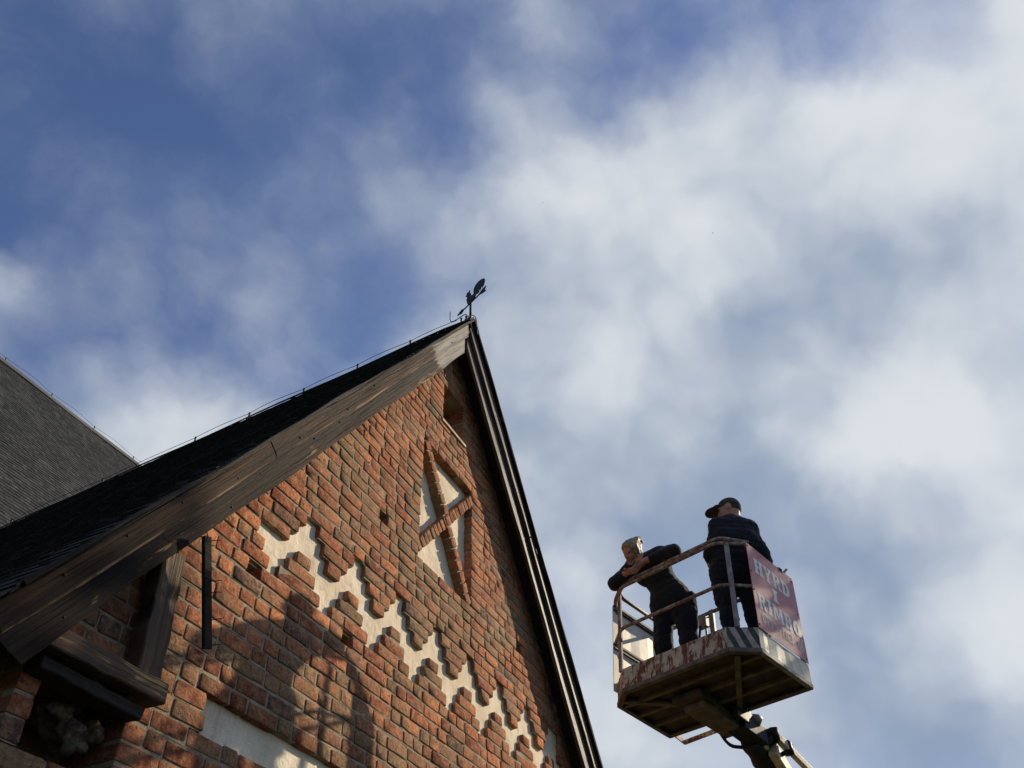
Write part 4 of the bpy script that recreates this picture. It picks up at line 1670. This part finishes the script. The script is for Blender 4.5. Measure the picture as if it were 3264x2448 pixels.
for i in range(4):
    mb = MB()
    o_ = 0.022 * i
    mb.tube(smooth_path([(0.76, 1.20, -0.06 - o_ * .3), (0.80, 1.30, -0.13 - o_), (0.855, 1.36, -0.125 - o_ * .8), (0.885, 1.39, -0.075 - o_ * .2)], 0.06), 0.009, 6)
    mb.build('hose', 'rubber', lift, True)
mb = MB()
mb.tube(smooth_path([(0.54, 1.0, -0.10), (0.545, 1.09, -0.165), (0.56, 1.16, -0.198), (0.63, 1.26, -0.19)], 0.06), 0.017, 8)
mb.build('hose', 'bluehose', lift, True)
mb = MB()
mb.box(0.70, 0.80, 1.34, 1.42, -0.20, -0.11)
bevel(mb.build('valve_block', 'boomcream', lift), 0.008)

# ------------------------------------------------------------------ people
def capsule_d(Pt, a, b, ra, rb):
    a, b = np.array(a, float), np.array(b, float)
    ab = b - a
    t = np.clip(((Pt - a) @ ab) / max(ab @ ab, 1e-9), 0, 1)
    q = Pt - (a + t[:, None] * ab)
    return np.sqrt((q * q).sum(1)) - (ra + (rb - ra) * t)


def ellip_d(Pt, c, r, rot=None):
    q = Pt - np.array(c, float)
    if rot is not None:
        q = q @ np.array(rot)
    r = np.array(r, float)
    k0 = np.sqrt(((q / r) ** 2).sum(1))
    k1 = np.sqrt(((q / (r * r)) ** 2).sum(1)) + 1e-9
    return k0 * (k0 - 1) / k1


def vnoise(Pt, f, seed):
    s = np.random.default_rng(seed)
    out = np.zeros(len(Pt))
    for _ in range(5):
        k = s.normal(0, 1, 3) * f
        out += np.sin(Pt @ k + s.uniform(0, 6.28))
    return out / 5


def prim_d(p, Pt):
    if p[0] == 'c':
        return capsule_d(Pt, p[1], p[2], p[3], p[4])
    return ellip_d(Pt, p[1], p[2], p[3] if len(p) > 3 and p[3] is not None else None)


def sdf_mesh(groups, lo, hi, h, wrinkle=None):
    """groups: list of (blend, [(label, prim), ...]); surface nets over the blended distance"""
    lo, hi = np.array(lo), np.array(hi)
    n = np.ceil((hi - lo) / h).astype(int) + 1
    ax = [lo[i] + h * np.arange(n[i]) for i in range(3)]
    G = np.stack(np.meshgrid(*ax, indexing='ij'), -1).reshape(-1, 3)

    def ev(Pt):
        tot = None
        for k, prims in groups:
            acc = np.zeros(len(Pt))
            for lab, p in prims:
                acc += np.exp(-np.clip(prim_d(p, Pt), -0.3, 0.3) / k)
            d = -k * np.log(acc + 1e-30)
            tot = d if tot is None else np.minimum(tot, d)
        if wrinkle:
            tot = tot + wrinkle(Pt)
        return tot
    F = ev(G).reshape(n)
    S = F < 0
    c = [slice(0, -1), slice(1, None)]
    corners = [(i, j, k) for i in (0, 1) for j in (0, 1) for k in (0, 1)]
    cnt = sum(S[c[i], c[j], c[k]].astype(int) for i, j, k in corners)
    act = (cnt > 0) & (cnt < 8)
    idx = -np.ones(act.shape, int)
    cells = np.argwhere(act)
    idx[act] = np.arange(len(cells))
    acc = np.zeros((len(cells), 3))
    num = np.zeros(len(cells))
    for a in corners:
        for d in range(3):
            if a[d] == 1:
                continue
            b = list(a); b[d] = 1
            fa = F[cells[:, 0] + a[0], cells[:, 1] + a[1], cells[:, 2] + a[2]]
            fb = F[cells[:, 0] + b[0], cells[:, 1] + b[1], cells[:, 2] + b[2]]
            m = (fa < 0) != (fb < 0)
            t = np.where(m, fa / np.where(np.abs(fa - fb) < 1e-12, 1, fa - fb), 0)
            pt = np.tile(np.array(a, float), (len(cells), 1))
            pt[:, d] = t
            acc[m] += pt[m]
            num[m] += 1
    V = lo + h * (cells + acc / np.maximum(num, 1)[:, None])
    quads = []
    for d in range(3):
        u, w = (d + 1) % 3, (d + 2) % 3
        sl0 = [slice(1, -1)] * 3; sl1 = [slice(1, -1)] * 3
        sl0[d] = slice(0, -1); sl1[d] = slice(1, None)
        A, Bm = S[tuple(sl0)], S[tuple(sl1)]
        for flip, mask in ((False, A & ~Bm), (True, ~A & Bm)):
            e = np.argwhere(mask)
            if not len(e):
                continue
            off = np.array([1, 1, 1]); off[d] = 0
            e = e + off
            def cell(du, dw):
                q = e.copy(); q[:, u] += du; q[:, w] += dw
                return idx[q[:, 0], q[:, 1], q[:, 2]]
            q = np.stack([cell(-1, -1), cell(0, -1), cell(0, 0), cell(-1, 0)], 1)
            quads.append(q[:, ::-1] if flip else q)
    Qd = np.concatenate(quads)
    Qd = Qd[(Qd >= 0).all(1)]
    # label of each face: the nearest body piece
    fc = V[Qd].mean(1)
    best = np.full(len(fc), 9.0)
    lab = np.zeros(len(fc), int)
    for k, prims in groups:
        for l, p in prims:
            dd = prim_d(p, fc)
            m = dd < best
            best[m] = dd[m]; lab[m] = l
    return V, Qd, lab


def person_mesh(name, groups, lo, hi, h, mats, parent, wrinkle=None, base=(0, 0, 0)):
    V, Qd, lab = sdf_mesh(groups, lo, hi, h, wrinkle)
    me = bpy.data.meshes.new(name)
    V = V - np.array(base)
    me.from_pydata(V.tolist(), [], Qd.tolist())
    o = link(name, me, mats, parent, True)
    me.polygons.foreach_set('material_index', lab.tolist())
    me.update()
    return o


def person_root(name, foot, label):
    r = empty(name)
    r.matrix_world = BR @ Matrix.Translation(foot)
    tag(r, label, 'person')
    return r


def frame(fwd, up):
    f = Vector(fwd).normalized()
    u = Vector(up)
    u = (u - f * u.dot(f)).normalized()
    l = u.cross(f)
    return np.array((f, l, u)).T      # columns: forward, left, up


def head_prims(c, fr, s=1.0, skin=0, hair=None):
    c = np.array(c)

    def at(f, l, u):
        return tuple(c + fr @ (np.array((f, l, u)) * s))
    pr = [(skin, ('e', at(-.01, 0, .025), (.098 * s, .076 * s, .098 * s), fr)),
          (skin, ('e', at(.030, 0, -.045), (.062 * s, .056 * s, .070 * s), fr)),
          (skin, ('c', at(.070, 0, -.095), at(.058, 0, -.10), .024 * s, .026 * s)),
          (skin, ('c', at(.090, 0, .012), at(.108, 0, -.030), .009 * s, .015 * s)),
          (skin, ('c', at(.080, .032, .030), at(.086, -.032, .030), .014 * s, .014 * s)),
          (skin, ('c', at(.080, .020, -.068), at(.080, -.020, -.068), .012 * s, .012 * s))]
    for sd in (1, -1):
        pr.append((skin, ('e', at(-.005, .076 * sd, -.005), (.020 * s, .010 * s, .032 * s), fr)))
        pr.append((skin, ('e', at(.062, .034 * sd, -.025), (.025 * s, .022 * s, .022 * s), fr)))
    return pr, at


def hand_prims(wrist, fdir, palm_n, lab, s=1.0, curl=0.7, thumb_side=1):
    """palm, four curled fingers of different length and a thumb leaving the palm's side"""
    w = np.array(wrist, float)
    f = np.array(Vector(fdir).normalized())
    nrm = np.array(palm_n, float)
    nrm = nrm - f * (nrm @ f)
    nrm /= np.linalg.norm(nrm)
    side = np.cross(nrm, f) * thumb_side
    pr = [(lab, ('c', tuple(w), tuple(w + f * .05 * s), .026 * s, .028 * s))]
    for i, (off, ln) in enumerate(((.030, .066), (.010, .075), (-.010, .070), (-.029, .055))):
        k = w + f * .085 * s + side * off * s
        pr.append((lab, ('c', tuple(w + f * .03 * s + side * off * .7 * s), tuple(k), .014 * s, .0105 * s)))
        a1, a2, a3 = curl * .5, curl * 1.1, curl * 1.7
        p1 = k + (f * math.cos(a1) + nrm * math.sin(a1)) * ln * .45 * s
        p2 = p1 + (f * math.cos(a2) + nrm * math.sin(a2)) * ln * .33 * s
        p3 = p2 + (f * math.cos(a3) + nrm * math.sin(a3)) * ln * .26 * s
        pr += [(lab, ('c', tuple(k), tuple(p1), .0100 * s, .0092 * s)), (lab, ('c', tuple(p1), tuple(p2), .0092 * s, .0085 * s)), (lab, ('c', tuple(p2), tuple(p3), .0085 * s, .0075 * s))]
    t0 = w + f * .02 * s + side * .024 * s
    t1 = t0 + (f * .6 + side * .7 + nrm * .25) * .042 * s
    t2 = t1 + (f * .9 + side * .2 + nrm * .35) * .032 * s
    pr += [(lab, ('c', tuple(t0), tuple(t1), .014 * s, .011 * s)), (lab, ('c', tuple(t1), tuple(t2), .011 * s, .0085 * s))]
    return pr


FL = 0.018


def woman():
    root = person_root('person', (0.56, 0.38, FL), 'person with blonde hair in a bun and dark hooded jumper leaning on the basket rail')
    base = (0.56, 0.38, FL)
    J, TR, SK, BO = 0, 1, 2, 3
    hipL, hipR = (0.51, 0.30, 0.885), (0.69, 0.33, 0.885)
    knL, knR = (0.47, 0.31, 0.48), (0.735, 0.37, 0.47)
    anL, anR = (0.45, 0.40, 0.085), (0.72, 0.45, 0.085)
    waist = (0.60, 0.29, 1.02)
    chest = (0.49, 0.12, 1.245)
    shL, shR = (0.325, 0.085, 1.355), (0.625, 0.145, 1.39)
    elL, elR = (0.150, -0.005, 1.175), (0.845, 0.070, 1.295)
    wrL, wrR = (0.320, -0.050, 1.195), (0.555, -0.045, 1.245)
    nk = (0.445, 0.055, 1.385)
    hc = (0.385, -0.010, 1.462)
    fr = frame((-0.20, -0.72, -0.68), (0.32, -0.2, 1.0))
    body = [(TR, ('c', hipL, knL, 0.112, 0.080)), (TR, ('c', knL, anL, 0.078, 0.068)), (TR, ('c', hipR, knR, 0.112, 0.080)), (TR, ('c', knR, anR, 0.078, 0.068)),
            (TR, ('c', (0.535, 0.30, 0.90), (0.665, 0.33, 0.90), 0.138, 0.138)), (J, ('c', (0.57, 0.28, 0.965), (0.65, 0.29, 0.965), 0.150, 0.150)),
            (J, ('c', waist, (0.56, 0.235, 1.13), 0.148, 0.150)), (J, ('c', (0.44, 0.155, 1.26), (0.55, 0.18, 1.275), 0.140, 0.140)),
            (J, ('c', shL, shR, 0.080, 0.084)), (J, ('c', shL, elL, 0.078, 0.064)), (J, ('c', shR, elR, 0.080, 0.066)),
            (J, ('c', elL, (0.27, -0.040, 1.192), 0.064, 0.047)), (J, ('c', elR, (0.630, -0.015, 1.265), 0.060, 0.044)),
            (J, ('c', (0.44, 0.12, 1.37), (0.52, 0.15, 1.385), 0.075, 0.075)),
            (BO, ('c', anL, (0.43, 0.30, 0.05), 0.052, 0.042)), (BO, ('c', anR, (0.69, 0.34, 0.05), 0.052, 0.042)),
            (TR, ('c', (0.42, 0.34, 0.72), (0.44, 0.33, 0.56), 0.055, 0.045)), (TR, ('c', (0.79, 0.36, 0.76), (0.79, 0.37, 0.62), 0.06, 0.05))]
    hp, at = head_prims(hc, fr, 0.98, SK)
    neck = [(SK, ('c', nk, tuple(np.array(hc) + fr @ np.array((-.02, 0, -.06))), 0.052, 0.05))]
    hands = hand_prims(wrL, (0.95, -0.12, -0.10), (0, -0.35, -0.9), SK, 1.0, 0.7, 1) + hand_prims(wrR, (-0.80, -0.12, -0.46), (0, -0.4, -0.9), SK, 1.0, 0.55, -1)
    fore = [(SK, ('c', (0.27, -0.040, 1.192), wrL, 0.036, 0.028)), (SK, ('c', (0.630, -0.015, 1.265), wrR, 0.036, 0.028))]

    def wr(Pt):
        m = 1 / (1 + np.exp((Pt[:, 2] - 1.40) * 60))
        return (0.0070 * vnoise(Pt, 22, 3) + 0.0062 * vnoise(Pt, 48, 4)) * m * (1 - np.exp(-((Pt - np.array((0.42, -0.06, 1.24))) ** 2).sum(1) / 0.02))
    person_mesh('body', [(0.022, body), (0.010, hp + neck), (0.004, hands + fore)], (-.02, -.22, -.01), (1.0, .62, 1.66), 0.0095, ['jacket', 'trousers', 'skin', 'boot'], root, wr, base)

    def sub(p):
        return tuple(np.array(p) - np.array(base))
    # hair: cap over skull, swept back to a bun, strands along the cheek
    hair = [(0, ('e', at(-.026, 0, .040), (.100, .081, .090), fr)), (0, ('e', at(.022, 0, .088), (.062, .064, .030), fr)), (0, ('e', at(-.075, 0, .0), (.045, .066, .07), fr)),
            (0, ('e', at(-.148, -.010, .075), (.044, .050, .046), fr)), (0, ('c', at(-.10, .03, .11), at(-.15, .035, .055), .016, .014)), (0, ('c', at(-.12, -.04, .10), at(-.15, -.03, .04), .015, .013)),
            (0, ('c', at(.050, .070, .060), at(.035, .082, -.045), .014, .009)), (0, ('c', at(.050, -.068, .060), at(.035, -.080, -.02), .014, .007)),
            (0, ('c', at(.010, .080, .06), at(-.01, .085, -.05), .015, .012))]

    def hw(Pt):
        q = (Pt - np.array(hc)) @ fr
        return 0.0016 * np.sin(q[:, 1] * 260 + 3 * np.sin(q[:, 0] * 30)) + 0.0035 * vnoise(Pt, 55, 8)
    person_mesh('hair', [(0.012, hair)], tuple(np.array(hc) - .24), tuple(np.array(hc) + .26), 0.0075, ['hair'], root, hw, base)
    for sd in (1, -1):
        mb = MB()
        mb.tube([sub(at(.088, .033 * sd + .012, .012)), sub(at(.094, .033 * sd, .012)), sub(at(.088, .033 * sd - .012, .012))], [0.002, 0.0055, 0.002], 8)
        mb.build('eye', 'eye', root, True)
    mb = MB()
    mb.tube([sub(at(.088, .026, -.068)), sub(at(.100, 0, -.067)), sub(at(.088, -.026, -.068))], [0.003, 0.0065, 0.003], 6)
    mb.build('mouth', 'lip', root, True)
    for sd in (1, -1):
        mb = MB()
        a = np.array(at(.02, .055 * sd, -.10))
        mb.tube([sub(a), sub(a + (0.015 * sd, -.045, -.03)), sub(a + (0.02 * sd, -.05, -.09)), sub(a + (0.012 * sd, -.045, -.15))], 0.0045, 6)
        mb.build('hood_cord', 'white', root, True)
    mb = MB()
    ring = []
    for i in range(15):
        a = -0.9 + 2.1 * i / 14
        ring.append(sub((0.615 + 0.166 * math.cos(a - .9), 0.285 + 0.150 * math.sin(a - .9), 0.955 + 0.020 * math.cos(a))))
    mb.tube(ring, 0.006, 6)
    mb.build('belt', 'yellow', root, True)
    for (c, sz, nm, mt) in (((0.80, 0.36, 0.90), (.045, .04, .075), 'tool_pouch', 'glove'), ((0.81, 0.37, 0.80), (.035, .035, .05), 'tool_pouch', 'glove'), ((0.43, 0.27, 0.92), (.05, .03, .02), 'pocket_flap', 'steel')):
        mb = MB()
        c = sub(c)
        mb.box(c[0] - sz[0], c[0] + sz[0], c[1] - sz[1], c[1] + sz[1], c[2] - sz[2], c[2] + sz[2])
        bevel(mb.build(nm, mt, root), 0.015, 2)
    # pale print on the front of the jumper
    for pts in ([(0.56, 0.112, 1.075), (0.575, 0.122, 1.045), (0.605, 0.130, 1.035), (0.645, 0.135, 1.055)], [(0.565, 0.116, 1.06), (0.59, 0.116, 1.065), (0.62, 0.118, 1.07)]):
        mb = MB()
        mb.tube([sub(p) for p in pts], 0.004, 5)
        mb.build('chest_print', 'white', root, True)
    return root


def man():
    base = (1.31, 0.40, FL)
    root = person_root('person', base, 'person in peaked cap and navy jumper standing behind the red sign, back turned')
    J, TR, SK, BO = 0, 1, 2, 3
    hipL, hipR = (1.255, 0.275, 0.93), (1.395, 0.405, 0.93)
    knL, knR = (1.235, 0.30, 0.50), (1.405, 0.46, 0.50)
    anL, anR = (1.215, 0.36, 0.085), (1.415, 0.52, 0.085)
    shL, shR = (1.305, 0.190, 1.450), (1.525, 0.405, 1.435)
    elL, elR = (1.20, 0.185, 1.165), (1.565, 0.51, 1.19)
    wrL, wrR = (1.165, 0.36, 1.00), (1.53, 0.665, 1.13)
    hc = (1.395, 0.305, 1.665)
    fr = frame((-0.86, -0.38, -0.16), (-0.25, 0.0, 1.0))
    body = [(TR, ('c', hipL, knL, 0.102, 0.074)), (TR, ('c', knL, anL, 0.072, 0.062)), (TR, ('c', hipR, knR, 0.102, 0.074)), (TR, ('c', knR, anR, 0.072, 0.062)),
            (TR, ('c', hipL, hipR, 0.125, 0.125)), (TR, ('c', (1.27, .275, 1.0), (1.39, .39, 1.0), 0.128, 0.128)),
            (J, ('c', (1.29, 0.27, 1.10), (1.41, 0.375, 1.10), 0.122, 0.122)), (J, ('c', (1.345, 0.245, 1.30), (1.475, 0.365, 1.29), 0.130, 0.130)),
            (J, ('c', shL, shR, 0.080, 0.078)), (J, ('c', (1.38, .27, 1.45), (1.46, .34, 1.44), 0.098, 0.098)),
            (J, ('c', shL, elL, 0.070, 0.056)), (J, ('c', shR, elR, 0.070, 0.056)), (J, ('c', elL, (1.170, 0.215, 1.135), 0.060, 0.056)), (J, ('c', elR, (1.552, 0.62, 1.15), 0.058, 0.046)),
            (J, ('c', (1.40, .29, 1.52), (1.425, .315, 1.555), 0.074, 0.064)),
            (BO, ('c', anL, (1.13, 0.44, 0.05), 0.058, 0.046)), (BO, ('c', anR, (1.33, 0.60, 0.05), 0.058, 0.046)),
            (TR, ('c', (1.19, .25, .80), (1.185, .27, .66), 0.05, 0.045))]
    hp, at = head_prims(hc, fr, 1.04, SK)
    neck = [(SK, ('c', (1.425, .31, 1.545), tuple(np.array(hc) + fr @ np.array((-.03, 0, -.05))), 0.062, 0.062))]
    fore = [(SK, ('c', (1.160, 0.25, 1.10), wrL, 0.054, 0.034)), (4, ('c', (1.552, 0.62, 1.15), wrR, 0.040, 0.032))]
    hands = hand_prims(wrL, (-0.1, 0.75, -0.5), (0.5, 0.0, -0.8), SK, 1.05, 0.8, 1) + hand_prims(wrR, (0.3, 0.85, -0.12), (0, 0.1, -1), 4, 1.05, 0.6, -1)

    def wr(Pt):
        m = 1 / (1 + np.exp((Pt[:, 2] - 1.50) * 60))
        return (0.0075 * vnoise(Pt, 20, 13) + 0.0065 * vnoise(Pt, 46, 14)) * m
    person_mesh('body', [(0.022, body), (0.010, hp + neck), (0.004, hands + fore)], (.96, .0, -.01), (1.72, .88, 1.82), 0.0095, ['navy', 'trousers', 'skin', 'boot', 'glove'], root, wr, base)

    def sub(p):
        return tuple(np.array(p) - np.array(base))
    cap = [(0, ('e', at(-.008, 0, .062), (.112, .092, .086), fr)), (0, ('e', at(-.05, 0, .030), (.072, .085, .055), fr))]
    brim = [(0, ('e', at(.150, 0, .045), (.088, .078, .013), fr)), (0, ('e', at(.10, 0, .052), (.055, .084, .016), fr))]
    person_mesh('cap', [(0.008, cap), (0.005, brim)], tuple(np.array(hc) - .30), tuple(np.array(hc) + .20), 0.0055, ['cap'], root, None, base)
    hair = [(0, ('e', at(-.028, 0, -.005), (.092, .0825, .058), fr))]
    person_mesh('cropped_hair', [(0.01, hair)], tuple(np.array(hc) - .15), tuple(np.array(hc) + .15), 0.009, ['stubble'], root, None, base)
    for sd in (1, -1):
        mb = MB()
        mb.tube([sub(at(.090, .035 * sd + .012, .012)), sub(at(.098, .035 * sd, .012)), sub(at(.090, .035 * sd - .012, .012))], [0.003, 0.008, 0.003], 8)
        mb.build('eye', 'eye', root, True)
    return root


woman()
man()

# rubble left in the niche under the beam
rr = random.Random(5)
prs = []
for _ in range(80):
    u_ = rr.uniform(-1, 1)
    prs.append((0, ('e', (2.98 + .18 * u_, 0.15 + rr.uniform(-.07, .07), 3.46 + rr.uniform(-.15, .04) * (1.15 - abs(u_))), (rr.uniform(.02, .055), rr.uniform(.02, .05), rr.uniform(.015, .04)))))
V_, Q_, _l = sdf_mesh([(0.004, prs)], (2.70, -.10, 3.15), (3.25, .36, 3.62), 0.011, lambda Pt: 0.009 * vnoise(Pt, 60, 2) + 0.006 * vnoise(Pt, 120, 6))
me_ = bpy.data.meshes.new('rubble_lump')
me_.from_pydata(V_.tolist(), [], Q_.tolist())
tag(porch_part(link('rubble_lump', me_, 'rubble', porch, True)), 'rough lump of old mortar in the niche under the beam')

# ------------------------------------------------------------------ unseen tree, added to dapple the wall's foot with shade
def added_shade_tree():
    rnd = random.Random(21)
    bx, by = 18.6, -13.4
    root = empty('added_shade_tree', (bx, by, 0))
    tag(root, 'tall leafy tree added out of view to the right to shade the foot of the gable', 'tree')
    mb = MB()
    top = Vector((0.3, 0.6, 15.5))
    mb.tube([(0, 0, 0), (0.05, 0.05, 3), (0.15, 0.2, 7), (0.25, 0.4, 11), tuple(top)], [0.38, 0.30, 0.23, 0.14, 0.04], 10)
    blobs = []
    sun_col = Vector((19.75 - bx, -10.5 - by, 12.6))      # leaf clumps set across the sun's path to shade the wall
    for k in range(7):
        blobs.append((sun_col + Vector((rnd.uniform(-.5, .35), rnd.uniform(-.5, .25), 0.8 - 0.9 * k)), rnd.uniform(.6, .85)))
    for k in range(7):
        blobs.append((sun_col + Vector((.17 + rnd.uniform(-.1, .1), .28 + rnd.uniform(-.1, .1), 0.15 - 0.62 * k)), rnd.uniform(.40, .55)))
    for k in range(30):
        a = rnd.uniform(0, 6.28)
        z = rnd.uniform(5.5, 16.0)
        rr = 2.5 * math.sin(math.pi * min(1, (z - 4.5) / 12.5)) ** .6 * math.sqrt(rnd.random())
        q = Vector((rr * math.cos(a) - .1, rr * math.sin(a), z))
        if (q - sun_col).xy.length > 0.4:
            blobs.append((q, rnd.uniform(.7, 1.15)))
    for c, r in blobs:
        s = Vector((0.1, 0.15, max(3.0, c.z - 2.2)))
        mb.tube([tuple(s), tuple((s + c) / 2 + Vector((0, 0, .25))), tuple(c)], [0.09, 0.06, 0.02], 6, False)
    mb.build('trunk', 'bark', root, True)
    lf = MB()
    for c, r in blobs:
        for _ in range(int(260 * r * r)):
            d = Vector((rnd.gauss(0, 1), rnd.gauss(0, 1), rnd.gauss(0, 1))).normalized() * r * rnd.random() ** .45
            p = c + d
            u = Vector((rnd.gauss(0, 1), rnd.gauss(0, 1), rnd.gauss(0, .5))).normalized()
            w = u.cross(Vector((rnd.gauss(0, 1), rnd.gauss(0, 1), rnd.gauss(0, 1)))).normalized()
            sz = rnd.uniform(.09, .17)
            lf.add([p - u * sz, p + w * sz * .55, p + u * sz, p - w * sz * .55], [(0, 1, 2, 3)], rnd.random())
    lf.build('crown', 'leaf', root, attrs=True)


added_shade_tree()

# ------------------------------------------------------------------ two far birds
for (loc, lab, rz) in (((213.1, 72.9, 331.3), 'tiny dark bird high above the gable peak', 0.4), ((250.3, 7.6, 313.4), 'tiny dark bird against the white cloud, right of the other', 1.2)):
    b = empty('bird', loc)
    b.rotation_euler = (0, 0, rz)
    tag(b, lab, 'bird', 'birds far off in the sky')
    mb = MB()
    mb.tube([(-.22, 0, 0), (-.1, 0, 0), (.05, 0, 0), (.16, 0, .01), (.22, 0, 0)], [0.015, 0.05, 0.06, 0.035, 0.008], 8)
    mb.build('bird_body', 'bird', b, True)
    for s in (1, -1):
        mb = MB()
        mb.add([(.07, .03 * s, .02), (.10, .26 * s, .10), (-.02, .50 * s, .06), (-.06, .24 * s, .09), (-.07, .03 * s, .02), (.0, .14 * s, .085)], [(0, 1, 5), (1, 2, 3), (1, 3, 5), (5, 3, 4), (0, 5, 4)])
        mb.build('wing', 'bird', b)
